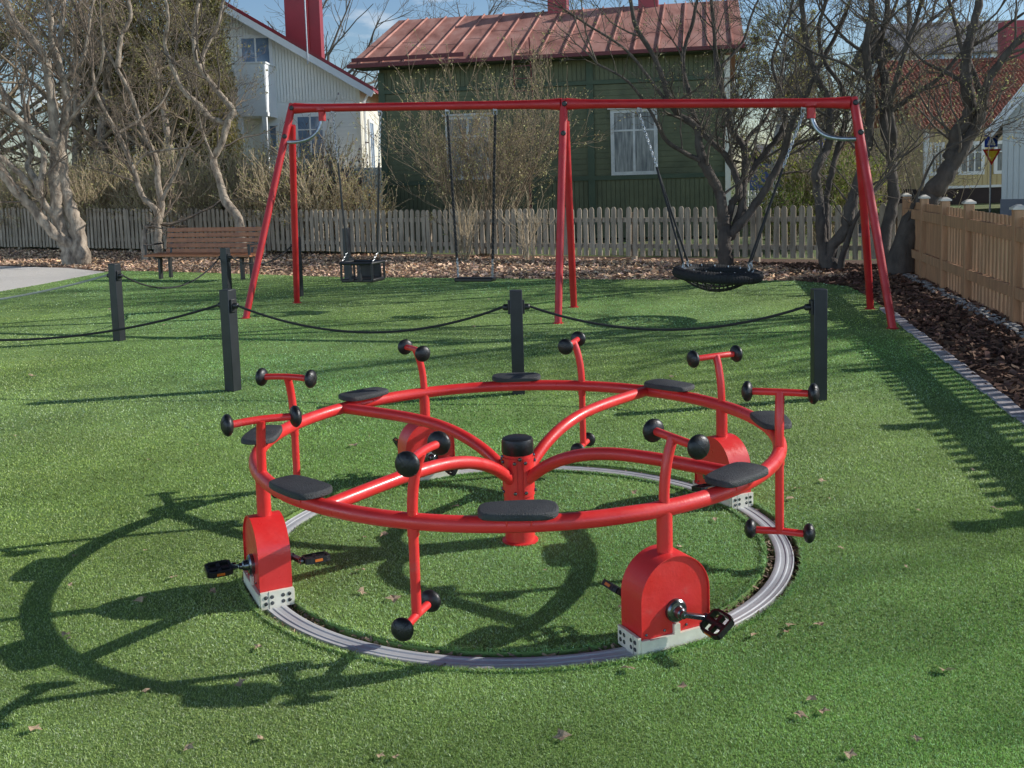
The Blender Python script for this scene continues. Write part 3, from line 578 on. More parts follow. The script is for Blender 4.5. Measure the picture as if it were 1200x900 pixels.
# ================================================================== GREY PICKET FENCE
fd = Vector((FX1-FX0, FY1-FY0, 0)); FLn = fd.length; fd.normalize(); fnrm = Vector((fd.y, -fd.x, 0))
pf = thing('picket_fence', (FX0, FY0, 0), 'long weathered grey picket fence with rounded tips behind the swings', 'fence')
rot = Matrix((fd, -fnrm, Vector((0, 0, 1)))).transposed(); rnd = random.Random(3)
def ftop(s):                                                          # the fence stands a little taller towards its far end
    x = FX0+fd.x*s; return .98 + max(0, -x-2)*.016 if x < -2 else .98
bay = 2.35; nb = int(FLn/bay)+1
for b in range(nb):
    mb = MB(); s = b*bay+.07
    while s < (b+1)*bay-.03 and s < FLn:
        ht = ftop(s)+rnd.uniform(-.016, .014); o = Vector((FX0, FY0, 0))+fd*s; hw = .048+rnd.uniform(-.003, .003); z0 = .07+rnd.uniform(-.01, .01)
        pr = [(-hw, z0), (hw, z0), (hw, ht-.05), (hw*.72, ht-.018), (hw*.3, ht), (-hw*.3, ht), (-hw*.72, ht-.018), (-hw, ht-.05)]
        la = rnd.uniform(-.022, .022); mb.prism([(x+la*z, z) for x, z in pr], o, fd, Vector((0, 0, 1)), fnrm, .024, .046); s += .148+rnd.uniform(-.004, .004)
    mb.build('picket_panel', 'greywood', pf, smooth=False)
    for z in (.26, .76):
        mb = MB(); a_ = Vector((FX0, FY0, z*ftop(b*bay)))+fd*(b*bay); e_ = Vector((FX0, FY0, z*ftop(b*bay)))+fd*min((b+1)*bay-.01, FLn); mb.bar(a_, e_, .044, .085); mb.build('rail', 'greywood', pf, smooth=False)
    mb = MB(); o = Vector((FX0, FY0, .42))+fd*(b*bay)-fnrm*.075; mb.box(o, (.09, .09, .92), rot); mb.build('post', 'greywood', pf, smooth=False)

# ================================================================== BROWN BOARD FENCE
def rp(y): return Vector((rfx(y), y, 0))
rd = (rp(10)-rp(4)).normalized(); rn = Vector((-rd.y, rd.x, 0))      # rn points towards the lawn
bf = thing('board_fence', rp(10), 'brown wooden board fence with pale capped posts along the bark bed', 'fence'); rot = Matrix((rd, rn, Vector((0, 0, 1)))).transposed()
py = [15.6, 14.35, 13.13, 11.97, 10.12, 8.3, 6.5, 4.75]
for i, y in enumerate(py):
    mb = MB(); mb.box(rp(y)+Vector((0, 0, .565)), (.10, .10, 1.13), rot); q = mb.build('post', 'brownwood', bf, bevel=.004)
    mb = MB(); mb.box(rp(y)+Vector((0, 0, 1.142)), (.135, .135, .022), rot); mb.box(rp(y)+Vector((0, 0, 1.168)), (.13, .13, .03), rot, top=.3); mb.build('post_cap', 'capwood', q)
    if i == len(py)-1: break
    y1 = py[i+1]; a_ = rp(y)-rd*.05; e_ = rp(y1)+rd*.05; Lg = (e_-a_).length
    for z, hh in ((.885, .14), (.30, .12)): mb = MB(); mb.bar(a_+Vector((0, 0, z))+rn*.012, e_+Vector((0, 0, z))+rn*.012, .045, hh); mb.build('rail', 'brownwood', bf, bevel=.003)
    mb = MB(); s = .03; pw = .074
    while s < Lg-.02:
        o = a_-rd*s; ht = 1.055+rnd.uniform(-.003, .003); mb.box(o-rn*.028+Vector((0, 0, (ht+.0)/2)), (pw, .018, ht), rot); s += pw*(1.95 if i > 1 else 1.1)
    mb.build('board_panel', 'brownwood', bf, smooth=False)
tag(bf, None)
st = MB(); g = random.Random(8)
def pebbles(mb, c, r):
    pr = [(r*math.cos(t), r*.6*math.sin(t)) for t in (-1.2, -.6, 0, .6, 1.2)]; mb.lathe([(a*g.uniform(.8, 1.1), b) for a, b in pr], c, (g.uniform(-.3, .3), g.uniform(-.3, .3), 1), 7)
y = 4.8
while y < 15.5:
    for _ in range(2): pebbles(st, rp(y)+rn*g.uniform(.06, .2)+Vector((0, 0, -.01)), g.uniform(.02, .05))
    y += .07
tag(st.build('pebble_strip', 'pebble', origin=rp(10)), 'grey pebbles heaped along the foot of the brown fence', 'pebbles', kind='stuff')
y = 2.6; i = 0
while y < 11.4:
    o = Vector((edx(y)+g.uniform(-.008, .008), y, 0)); l_ = .20+g.uniform(-.015, .02); mb = MB(); mb.box(o+Vector((0, 0, -.012)), (.115, l_, .05), Matrix.Rotation(-.196+g.uniform(-.05, .05), 3, 'Z'))
    tag(mb.build('edging_stone', 'paver', origin=o, bevel=.008), 'flat grey edging stone in the row between turf and bark bed', 'stone', 'edging stones along the turf'); y += l_+.02

# ================================================================== VEGETATION TOOLS
def tubes_np(groups):                                                # [(pts, radii)] -> arrays; grouped by point count
    Vs = []; Fs = []; off = 0; by = {}
    for p, r, n in groups: by.setdefault((len(p), n), []).append((p, r))
    for (k, n), lst in by.items():
        P = np.array([x[0] for x in lst], float); Rr = np.array([x[1] for x in lst], float); T = np.empty_like(P); T[:, 1:-1] = P[:, 2:]-P[:, :-2]; T[:, 0] = P[:, 1]-P[:, 0]; T[:, -1] = P[:, -1]-P[:, -2]
        T /= np.linalg.norm(T, axis=2, keepdims=True)+1e-9
        m_ = P[:, -1]-P[:, 0]; ref = np.where(np.abs(m_[:, 2:3]) > .7*np.linalg.norm(m_, axis=1, keepdims=True), [[1., .2, 0]], [[.1, .1, 1.]])[:, None, :]
        U = ref-T*np.sum(T*ref, 2, keepdims=True); U /= np.linalg.norm(U, axis=2, keepdims=True)+1e-9; W = np.cross(T, U)
        an = np.arange(n)*2*PI/n; ring = P[:, :, None, :]+Rr[:, :, None, None]*(U[:, :, None, :]*np.cos(an)[None, None, :, None]+W[:, :, None, :]*np.sin(an)[None, None, :, None])
        K = len(lst); Vs.append(ring.reshape(-1, 3)); idx = (np.arange(K)[:, None, None]*k+np.arange(k-1)[None, :, None])*n; j = np.arange(n)[None, None, :]; j2 = (j+1) % n
        Fs.append((np.stack([idx+j, idx+j2, idx+n+j2, idx+n+j], -1).reshape(-1, 4))+off); off += K*k*n
    return np.concatenate(Vs), [np.concatenate(Fs)]
def leaves_np(C, size, rg, flat=0):
    n = len(C); C = np.asarray(C, float); a = rg.normal(size=(n, 3)); a[:, 2] *= (1-flat); a /= np.linalg.norm(a, axis=1, keepdims=True)+1e-9; b = rg.normal(size=(n, 3)); b -= a*np.sum(a*b, 1, keepdims=True); b /= np.linalg.norm(b, axis=1, keepdims=True)+1e-9
    s = size*rg.uniform(.5, 1.3, (n, 1)); V = np.stack([C-a*s, C-b*s*.45, C+a*s, C+b*s*.45], 1).reshape(-1, 3); i = np.arange(n)*4
    t = rg.uniform(.5, 1.5, n); return V, [np.c_[i, i+1, i+2, i+3]], np.repeat(np.c_[t, t*rg.uniform(.9, 1.1, n), t*rg.uniform(.7, 1.1, n)], 4, 0)
class Grow:
    def __init__(s, seed, wob=.28, up=.12, rmin=.0035, ang=(.45, 1.0), cap=26000): s.g = random.Random(seed); s.t = []; s.tips = []; s.wob = wob; s.up = up; s.rmin = rmin*.8; s.ang = ang; s.cap = cap
    def rv(s): g = s.g; return Vector((g.gauss(0, 1), g.gauss(0, 1), g.gauss(0, 1)))
    def branch(s, p, d, Ln, r, lvl, kids):
        if len(s.t) > s.cap: return
        n = 6 if lvl > 1 else 4; pts = [p.copy()]; dirs = [d.copy()]; q = p.copy(); d = d.copy()
        for i in range(n):
            d = (d+s.rv()*s.wob*.55+Vector((0, 0, s.up*(.6 if lvl > 1 else .9)))).normalized(); q = q+d*(Ln/n); pts.append(q.copy()); dirs.append(d.copy())
        rr = [max(r*(1-.62*i/n), s.rmin) for i in range(n+1)]; s.t.append((pts, rr, 6 if r > .03 else (4 if r > .012 else 3)))
        if lvl <= 0: s.tips += pts[1:]; return
        k = kids[len(kids)-lvl] if lvl <= len(kids) else kids[0]
        for c in range(k):
            t = s.g.uniform(.2, 1); i = min(int(t*n), n-1); f = t*n-i; b = pts[i].lerp(pts[i+1], f); dd = dirs[i+1]; ax = dd.cross(s.rv()).normalized(); nd = (Matrix.Rotation(s.g.uniform(*s.ang), 3, ax) @ dd)
            s.branch(b, nd, Ln*s.g.uniform(.42, .78)*(1.1-.4*t), max(rr[i]*s.g.uniform(.45, .7), s.rmin), lvl-1, kids)
def smooth_path(pts, rad, m=4):
    P = []; Rr = []; k = len(pts)
    for i in range(k-1):
        p0, p1, p2, p3 = pts[max(i-1, 0)], pts[i], pts[i+1], pts[min(i+2, k-1)]
        for j in range(m):
            u = j/m; P.append(.5*((2*p1)+(p2-p0)*u+(2*p0-5*p1+4*p2-p3)*u*u+(3*p1-3*p2+p3-p0)*u**3)); Rr.append(rad[i]*(1-u)+rad[i+1]*u)
    P.append(pts[-1]); Rr.append(rad[-1]); return P, Rr
def limb_tree(name, label, Y0, limbs, bark, twig, seed, kids=(5, 4, 4), sub=9, tl=(.7, 1.6), leafm=None, nleaf=1, lsize=.018, group='bare garden trees', cat='tree', skip=.30, wob=.3):
    g = random.Random(seed); base = at(limbs[0][0][0][0], limbs[0][0][0][1], Y0); base = Vector((base.x, base.y, 0))
    t = thing(name, base, label, cat, group); mb = MB(); G = Grow(seed, wob=wob)
    for pts, r0, r1, dy in limbs:
        k = len(pts); w = []
        for i, (x, y) in enumerate(pts): w.append(at(x, y, Y0+(dy[0]+(dy[1]-dy[0])*i/(k-1)) + (g.uniform(-.08, .08) if i else 0)))
        if w[0].z < .25: w[0].z = -.05
        rr = [(r0+(r1-r0)*i/(k-1))*Y0/F_PX*g.uniform(.92, 1.08) for i in range(k)]
        if w[0].z < 0: rr[0] *= 1.45
        P, Rr = smooth_path(w, rr, 6); Rr = [r*(1+.05*math.sin(i*1.7+seed)+.06*g.uniform(-1, 1)) for i, r in enumerate(Rr)]; P = [p+Vector((g.gauss(0, 1), g.gauss(0, 1), 0))*.10*r for p, r in zip(P, Rr)]
        mb.tube(P, Rr, 10)
        Ltot = sum((P[i+1]-P[i]).length for i in range(len(P)-1)); ns_ = max(3, int(sub*Ltot/2.2))
        for c in range(ns_):
            u = g.uniform(skip, 1) if P[0].z < .5 else g.uniform(.12, 1); i = min(int(u*(len(P)-1)), len(P)-2); d = (P[i+1]-P[i]).normalized(); ax = d.cross(G.rv()).normalized(); nd = Matrix.Rotation(g.uniform(.5, 1.15), 3, ax) @ d; nd.z = abs(nd.z)*.8+.1 if g.random() < .7 else nd.z; nd.normalize()
            G.branch(P[i].copy(), nd, g.uniform(*tl), max(min(Rr[i]*.42, .024), .007), len(kids), kids)
        d = (P[-1]-P[-2]).normalized()
        for c in range(3): G.branch(P[-1].copy(), (d+G.rv()*.3).normalized(), g.uniform(*tl)*1.3, max(Rr[-1]*.8, .010), len(kids), kids)
    mb.build('trunk', bark, t, angle=70)
    V, F_ = tubes_np(G.t); np_mesh('crown', V, F_, twig, t, smooth=True)
    if leafm and G.tips:
        rg = np.random.RandomState(seed); T = np.array(G.tips); idx = rg.randint(0, len(T), int(len(T)*nleaf)); V, F_, tt = leaves_np(T[idx]+rg.normal(0, .015, (len(idx), 3)), lsize, rg); np_mesh('foliage', V, F_, leafm, t, tint=tt)
    return t

# ---- the trees the photo shows, limb by limb
limb_tree('maple_tree', 'pale barked tree with several crooked stems at the far left by the gravel path', 22.3, [
    ([(84, 309), (71, 270), (66, 235), (64, 199), (65, 160), (59, 107), (53, 71), (37, 46), (18, 25), (4, -4), (-8, -30)], 8, 3, (0, .3)),
    ([(95, 307), (89, 263), (78, 231), (73, 199), (73, 160), (79, 131), (76, 103), (69, 75), (62, 50), (59, 21), (55, -14), (50, -50)], 8, 2.6, (.1, .9)),
    ([(69, 60), (73, 21), (76, -10), (82, -45)], 3.2, 1.8, (.7, 1.3)),
    ([(82, 287), (60, 270), (39, 245), (14, 217), (-4, 190), (-25, 165)], 7, 4, (0, -.6)),
    ([(66, 254), (55, 243), (35, 217), (11, 192), (-9, 178)], 4.5, 3, (0, -.5)),
    ([(65, 171), (43, 156), (21, 139), (0, 121), (-20, 95)], 4.5, 2.5, (0, -.7)),
    ([(48, 232), (43, 213), (33, 195), (37, 181), (29, 153), (18, 135), (0, 100), (-10, 70)], 4, 2, (-.3, .4)),
    ([(44, 228), (50, 199), (50, 178), (36, 160)], 3.6, 3, (-.3, -.2)),
    ([(71, 155), (89, 132), (110, 103), (121, 64), (118, 30)], 2.4, 1.0, (.2, -.6)),
    ([(76, 92), (96, 71), (103, 43), (108, 8), (120, -25)], 2.6, 1.2, (.4, 1.1))],
    'bark_pale', 'twig_pale', 11, kids=(4, 3, 3), sub=3.5, tl=(.8, 1.9))
limb_tree('maple_tree', 'slender pale tree with two thin crooked stems behind the bench', 23.2, [
    ([(185, 300), (185, 267), (183, 247), (167, 230), (157, 200), (143, 167), (127, 137), (113, 110), (108, 80)], 4.2, 1.5, (0, -.4)),
    ([(186, 262), (190, 240), (185, 213), (183, 187), (170, 160), (163, 140), (153, 110), (137, 80), (123, 57), (112, 45)], 4, 1.6, (0, .5)),
    ([(138, 80), (142, 43), (153, 20), (150, -6), (146, -40)], 3.2, 1.6, (.4, .9)),
    ([(190, 235), (207, 200), (217, 177), (227, 157)], 2.2, 1, (0, -.3)),
    ([(139, 155), (160, 143), (187, 123), (200, 100)], 2, 1, (-.2, .3)),
    ([(160, 193), (173, 180), (200, 175), (220, 173)], 1.6, .8, (-.2, -.6)),
    ([(170, 297), (169, 278), (172, 266), (182, 262)], 3, 2.6, (-.2, 0))],
    'bark_pale', 'twig_pale', 12, kids=(4, 3, 3), sub=3.8, tl=(.7, 1.7))
limb_tree('maple_tree', 'dark twisting single stem tree left of the red swing leg', 22.6, [
    ([(283, 303), (281, 262), (263, 233), (257, 210), (250, 187), (260, 167), (267, 143), (273, 130), (263, 117), (247, 97), (233, 77), (227, 50), (230, 20), (236, -20)], 5.4, 2, (0, .4)),
    ([(266, 145), (247, 138), (233, 123), (213, 103), (200, 73), (193, 50), (197, 20), (190, -20)], 3.8, 1.6, (.2, -.5)),
    ([(237, 80), (240, 60), (255, 30), (262, 0), (272, -30)], 2.4, 1.4, (.3, .9)),
    ([(249, 184), (237, 153), (233, 133)], 1.4, .9, (0, -.3))],
    'bark_pale', 'twig_dark', 13, kids=(4, 3, 3), sub=4.5, tl=(.8, 1.8), leafm='bud', nleaf=.10, lsize=.022)
limb_tree('apple_tree', 'bare spreading tree forking low behind the nest swing', 17.3, [
    ([(851, 311), (849, 287), (848, 262), (847, 249), (843, 225), (828, 199), (820, 175), (817, 151), (793, 132), (783, 111), (768, 70), (745, 30), (738, -10)], 8, 2, (0, -.5)),
    ([(851, 268), (857, 240), (865, 228), (863, 207), (849, 180), (828, 161), (815, 140), (809, 116), (800, 70), (812, 25), (820, -20)], 5, 1.8, (0, .5)),
    ([(856, 277), (868, 249), (871, 220), (873, 196), (871, 172), (857, 151), (852, 127), (840, 80), (836, 25), (830, -25)], 5.5, 1.8, (0, .9)),
    ([(855, 280), (862, 268), (879, 249), (900, 217), (919, 180), (927, 148), (943, 116), (962, 75), (985, 30), (1000, -10)], 6, 1.6, (0, -.3)),
    ([(874, 212), (892, 185), (913, 159), (921, 135), (916, 110), (905, 70), (925, 20)], 4.2, 1.4, (.5, .9)),
    ([(873, 169), (881, 156), (897, 140), (903, 127), (915, 90), (920, 55)], 2.8, 1.2, (.6, 1.4)),
    ([(820, 188), (799, 177), (780, 164), (769, 143), (761, 129), (735, 95), (700, 75)], 2.8, 1.2, (-.3, -1.1)),
    ([(921, 180), (937, 167), (959, 161), (980, 140)], 2, 1, (-.2, -.8)),
    ([(797, 135), (770, 105), (735, 60), (690, 30), (660, 10)], 2.2, 1, (-.3, -1)),
    ([(843, 80), (870, 50), (880, 20), (895, -15)], 2, 1, (.6, 1.4))],
    'bark_dark', 'twig_dark', 14, kids=(4, 3, 3), sub=4.5, tl=(.7, 1.6), leafm='bud', nleaf=.35, lsize=.018)
limb_tree('apple_tree', 'dark tree with three close stems left of the right swing legs', 16.2, [
    ([(972, 314), (964, 290), (962, 257), (958, 223), (957, 197), (970, 173), (973, 150), (972, 117), (960, 97), (945, 50), (940, 5), (935, -30)], 6.5, 2.5, (0, .3)),
    ([(973, 306), (968, 275), (969, 230), (975, 200), (985, 163), (992, 133), (985, 100), (965, 70), (960, 30), (975, -15)], 4.5, 2, (.1, .9)),
    ([(975, 312), (973, 293), (990, 270), (997, 240), (1007, 207), (1017, 170), (1020, 123), (1018, 90), (1015, 55), (1022, 10), (1018, -30)], 7.5, 3, (0, -.2)),
    ([(983, 308), (997, 270), (1010, 245), (1022, 225)], 3, 1.6, (-.1, -.5)),
    ([(1018, 95), (990, 75), (955, 62), (920, 40)], 2.2, 1, (-.2, -.8)),
    ([(1015, 60), (1035, 35), (1050, 5), (1060, -30)], 2.6, 1.2, (-.2, .5))],
    'bark_dark', 'twig_dark', 15, kids=(4, 3, 3), sub=4.5, tl=(.7, 1.7), leafm='bud', nleaf=.35, lsize=.018)
limb_tree('apple_tree', 'dark upright tree just behind the right swing legs', 16.0, [
    ([(1040, 306), (1037, 277), (1047, 237), (1045, 200), (1045, 177), (1037, 153), (1035, 123), (1038, 95), (1030, 60), (1040, 10), (1035, -30)], 7.5, 2.6, (0, .4)),
    ([(1046, 172), (1047, 157), (1043, 127), (1048, 100), (1060, 60), (1075, 20), (1085, -20)], 4.5, 2, (.1, -.4)),
    ([(1046, 130), (1075, 108), (1100, 92), (1130, 60), (1165, 40), (1200, 15)], 3.2, 1.4, (.1, -.5)),
    ([(1040, 72), (1010, 60), (985, 40), (960, 10)], 2.6, 1.2, (.2, .9)),
    ([(1062, 55), (1090, 25), (1120, 0), (1140, -30)], 2.4, 1.2, (0, 1))],
    'bark_dark', 'twig_dark', 16, kids=(4, 3, 3), sub=4.5, tl=(.7, 1.7), leafm='bud', nleaf=.35, lsize=.018)
limb_tree('apple_tree', 'thick dark trunk leaning right over the brown board fence', 15.2, [
    ([(1053, 318), (1063, 277), (1078, 250), (1090, 230), (1110, 203), (1120, 173), (1120, 157), (1137, 133), (1133, 103), (1132, 75), (1138, 40), (1148, 0), (1150, -40)], 14, 3.2, (0, -.3)),
    ([(1108, 208), (1122, 186), (1137, 160), (1150, 133), (1153, 110), (1162, 88), (1182, 60), (1207, 35), (1230, 0)], 7, 3, (-.1, -.8)),
    ([(1150, 128), (1146, 100), (1138, 78), (1128, 60), (1118, 20), (1105, -20)], 4, 1.8, (-.2, .5)),
    ([(1063, 262), (1085, 205), (1100, 180), (1130, 165)], 1.6, .8, (-.1, -.6)),
    ([(1134, 100), (1110, 85), (1080, 70), (1055, 40)], 2.8, 1.2, (-.1, .6))],
    'bark_dark', 'twig_dark', 17, kids=(4, 3, 3), sub=4.5, tl=(.6, 1.5), leafm='bud', nleaf=.4, lsize=.020)

# ---- generic bare trees, each a crown grown from its own trunk
def bare_tree(name, label, loc, h, seed, twig='twig_dark', bark='bark_dark', kids=(6, 6, 5, 4), leafm=None, nleaf=.2, lsize=.03, group='background trees', rmin=.006, spread=1.0, ls=.42, nst=1, clear=.25):
    g = random.Random(seed); t = thing(name, loc, label, 'tree', group); G = Grow(seed, wob=.22, up=.10, rmin=rmin, cap=9000); mb = MB()
    for s_ in range(nst):
        pts = [Vector(loc)+Vector((0, 0, -.05))]; d = Vector((g.gauss(0, .06), g.gauss(0, .06), 1)) if nst == 1 else Vector((g.gauss(0, .3), g.gauss(0, .3), 1))
        for i in range(7): d = (d+Vector((g.gauss(0, .10), g.gauss(0, .10), .25))).normalized(); pts.append(pts[-1]+d*h*.8/7)
        rr = [h*.022*(1-.75*i/7)/(nst**.5) for i in range(8)]; P, Rr = smooth_path(pts, rr, 3); mb.tube(P, Rr, 8)
        for c in range(int(16*spread/nst)+4):
            u = g.uniform(clear, 1); i = min(int(u*(len(P)-1)), len(P)-2); a = g.uniform(0, 2*PI); nd = Vector((math.cos(a), math.sin(a), g.uniform(.3, 1.1))).normalized(); G.branch(P[i].copy(), nd, h*ls*(1.15-u*.6)*g.uniform(.7, 1.1), Rr[i]*.5, len(kids)-1, kids)
    mb.build('trunk', bark, t, angle=70); V, F_ = tubes_np(G.t); np_mesh('crown', V, F_, twig, t, smooth=True)
    if leafm:
        rg = np.random.RandomState(seed); T = np.array(G.tips); idx = rg.randint(0, len(T), int(len(T)*nleaf)); V, F_, tt = leaves_np(T[idx]+rg.normal(0, .05, (len(idx), 3)), lsize, rg); np_mesh('foliage', V, F_, leafm, t, tint=tt)
    return t
bt = bare_tree('garden_tree', 'olive budding tree thick with twigs behind the left fence', (-12.5, 31.5, 0), 10.5, 31, 'twig_mid', 'bark_pale', leafm='olive', nleaf=1.6, lsize=.05, kids=(5, 4, 4, 3))
for i, (x, y, s, rz, lb) in enumerate(((-17.2, 34, 1.05, 2.1, 'tall olive budding tree at the far left edge'), (-14.2, 33.0, .9, 4.0, 'olive twiggy tree behind the many stemmed pale tree'), (-9.6, 30.0, .72, 1.0, 'low olive tree in front of the conifer'), (-19.5, 38, 1.2, .4, 'hazy tall tree at the back left'), (-14.5, 41, 1.15, 5.2, 'tall bare tree rising behind the left garden'))):
    copy_thing(bt, (x, y, 0), rz, s, lb)
b2 = bare_tree('garden_tree', 'bare tree against the sky between the two houses', (-9.8, 62, 0), 16, 33, 'twig_dark', 'bark_dark', rmin=.012, kids=(5, 4, 3, 3))
for i, (x, y, s, rz, lb) in enumerate(((25, 60, 1.1, 4.0, 'bare tree rising behind the yellow house'), (-4.5, 70, 1, 2, 'bare crown peeping over the green house ridge'), (-30, 55, 1.2, 2.2, 'large bare tree far behind the left garden'))):
    copy_thing(b2, (x, y, 0), rz, s, lb)
# trees outside the frame on the right whose branches shade the lawn
bare_tree('street_tree', 'bare tree beyond the brown fence just outside the frame', (14.5, 13.0, 0), 10.5, 41, 'twig_dark', 'bark_dark', clear=.5, kids=(5, 5, 4))
bare_tree('street_tree', 'bare tree outside the frame shading the near lawn', (28, 9.6, 0), 15, 42, 'twig_dark', 'bark_dark', clear=.4, kids=(4, 3, 3))
# birches with young yellow leaves
b3 = bare_tree('birch_tree', 'white stemmed birch with yellow young leaves right of the green house', (9.6, 37, 0), 8.2, 51, 'twig_dark', 'birch', leafm='birchleaf', nleaf=.4, lsize=.05, group='birches beyond the fence', rmin=.008, ls=.3)
for x, y, s, rz, lb in ((11.3, 38.5, .9, 1, 'second birch behind the low forking tree'), (13.4, 41, .8, 3, 'smaller birch near the blue house'), (8.2, 40, 1.0, 4.4, 'birch partly hidden by the green house corner')): copy_thing(b3, (x, y, 0), rz, s, lb)
# ---- conifers
def conifer(label, loc, h, rad, seed, n=42000):
    t = thing('thuja_tree', loc, label, 'conifer', 'conifers by the white house'); mb = MB(); mb.tube([Vector(loc)+Vector((0, 0, z*h)) for z in (-.01, .3, .6, .9)], [.14, .11, .07, .02], 8); mb.build('trunk', 'bark_dark', t)
    rg = np.random.RandomState(seed); K = 420; cz = rg.uniform(.02, 1, K)**.9; ca = rg.uniform(0, 2*PI, K); prof_ = rad*np.sqrt(np.clip(1-cz**2.6, 0, 1))*(.75+.25*rg.rand(K)); cc = np.c_[loc[0]+np.cos(ca)*prof_*.86, loc[1]+np.sin(ca)*prof_*.86, cz*h]
    i = rg.randint(0, K, n); d = rg.normal(size=(n, 3))*np.array([.17, .17, .30])*(rad/1.2); C = cc[i]+d; C[:, 2] = np.clip(C[:, 2], .05, None)
    V, F_, T = leaves_np(C, .052, rg, flat=-.8); T *= np.repeat((.35+1.1*rg.rand(K))[i], 4)[:, None]; np_mesh('foliage', V, F_, 'thuja', t, tint=T)
conifer('tall dark conifer with sparse brownish foliage left of the white house', (-10.6, 33.2, 0), 9.6, 1.5, 61)
conifer('dense conifer touching the balcony of the white house', (-9.35, 32.0, 0), 8.6, .95, 62)
conifer('broad conifer further left behind the bare stems', (-12.9, 34.5, 0), 9.0, 1.5, 63)
# ---- shrubs: fans of thin stems
def shrub(name, label, loc, h, spread, n, seed, twig, leafm=None, nleaf=.3, lsize=.03, kids=(5, 4), group=None, rmin=.004, ang=(.3, .8), cap=9000, r0=.012):
    g = random.Random(seed); t = thing(name, loc, label, 'shrub', group); G = Grow(seed, wob=.20, up=.08, rmin=rmin, ang=ang, cap=cap)
    for i in range(n):
        a = g.uniform(0, 2*PI); r = spread*math.sqrt(g.random()); d = Vector((math.cos(a)*r*.75, math.sin(a)*r*.75, 1)).normalized(); G.branch(Vector(loc)+Vector((math.cos(a)*r*.25, math.sin(a)*r*.25, -.02)), d, h*g.uniform(.6, 1.05), r0*g.uniform(.5, 1.2), len(kids), kids)
    V, F_ = tubes_np(G.t); np_mesh('stems', V, F_, twig, t, smooth=True)
    if leafm:
        rg = np.random.RandomState(seed); T = np.array(G.tips); idx = rg.randint(0, len(T), int(len(T)*nleaf)); V, F_, tt = leaves_np(T[idx]+rg.normal(0, .03, (len(idx), 3)), lsize, rg); np_mesh('foliage', V, F_, leafm, t, tint=tt)
    return t
GH = 'tan shrubs forming a hedge behind the fence'
s1_ = shrub('hedge_shrub', 'tan twiggy hedge shrub behind the fence at the far left', (-14.0, 30.2, 0), 1.9, .9, 48, 71, 'twig_tan', 'bud', 1.0, .034, group=GH, rmin=.010, kids=(4, 3))
for i in range(13):
    f = [ 'thick', 'ragged', 'low', 'pale', 'wispy'][i % 5]
    x = -16.5+i*1.08; copy_thing(s1_, (x, fen(x)+.95+.25*math.sin(i*2.3), 0), i*1.3, .86+.16*math.sin(i*1.9), '%s tan hedge shrub, number %s from the left behind the picket fence' % (f, ['one', 'two', 'three', 'four', 'five', 'six', 'seven', 'eight', 'nine', 'ten', 'eleven', 'twelve', 'thirteen'][i]))
for i in range(8): x = -17+i*1.7; copy_thing(s1_, (x, fen(x)+2.4, 0), i*2.1+1, 1.15, 'taller tan shrub in the back row of the hedge, clump %s from the left' % ['one', 'two', 'three', 'four', 'five', 'six', 'seven', 'eight'][i])
lil = at(568, 250, 21.3)
shrub('lilac_shrub', 'large many stemmed lilac shrub with fresh buds in front of the green house', (lil.x, 21.3, 0), 3.1, .85, 34, 72, 'twig_mid', 'bud', .9, .024, kids=(5, 4, 3), rmin=.0045, r0=.02, cap=16000, ang=(.25, .75))
q = gnd(545, 303); shrub('sapling_clump', 'small clump of bare sprouts before the fence under the flat swing', (q.x, q.y-.2, 0), 1.25, .35, 26, 73, 'twig_tan', None, kids=(3,), r0=.009)
q = gnd(620, 305); shrub('sapling_clump', 'thin leafless sprouts beside the middle swing legs', (q.x, q.y-.4, 0), .95, .3, 12, 74, 'twig_tan', None, kids=(3, 2), r0=.006)
q = at(400, 235, 25.5); shrub('plum_shrub', 'small shrub with dark purple leaves before the white house', (q.x, 25.5, 0), 2.3, .75, 26, 75, 'twig_dark', 'plumleaf', .8, .035, kids=(4, 4))
q = at(345, 235, 26); shrub('rose_shrub', 'thin reddish shrub behind the left swing leg', (q.x, 26, 0), 2.1, .8, 30, 76, 'twig_tan', 'plumleaf', .25, .03, kids=(4, 3))
q = at(965, 240, 21); shrub('forsythia_shrub', 'yellow green leafy shrub seen through the right part of the picket fence', (q.x, 21, 0), 1.7, .9, 80, 77, 'twig_tan', 'greenleaf', 1.6, .04, kids=(5, 4), group='yellow green shrubs')
q = at(915, 250, 20.5); shrub('forsythia_shrub', 'lower yellow green shrub left of the three stemmed tree', (q.x, 20.5, 0), 1.0, .9, 60, 78, 'twig_tan', 'greenleaf', 1.6, .035, kids=(4, 3), group='yellow green shrubs')
q = at(1030, 220, 24); shrub('hedge_shrub', 'pale twiggy shrub behind the right swing legs', (q.x, 24, 0), 3.2, .8, 20, 79, 'twig_mid', 'bud', .8, .03, kids=(4, 3), group='twiggy shrubs by the street')
q = at(1085, 220, 23); shrub('hedge_shrub', 'pale budding shrub below the leaning trunk by the street', (q.x, 23, 0), 3.0, .8, 16, 80, 'twig_mid', 'bud', .9, .03, kids=(4, 3), group='twiggy shrubs by the street')

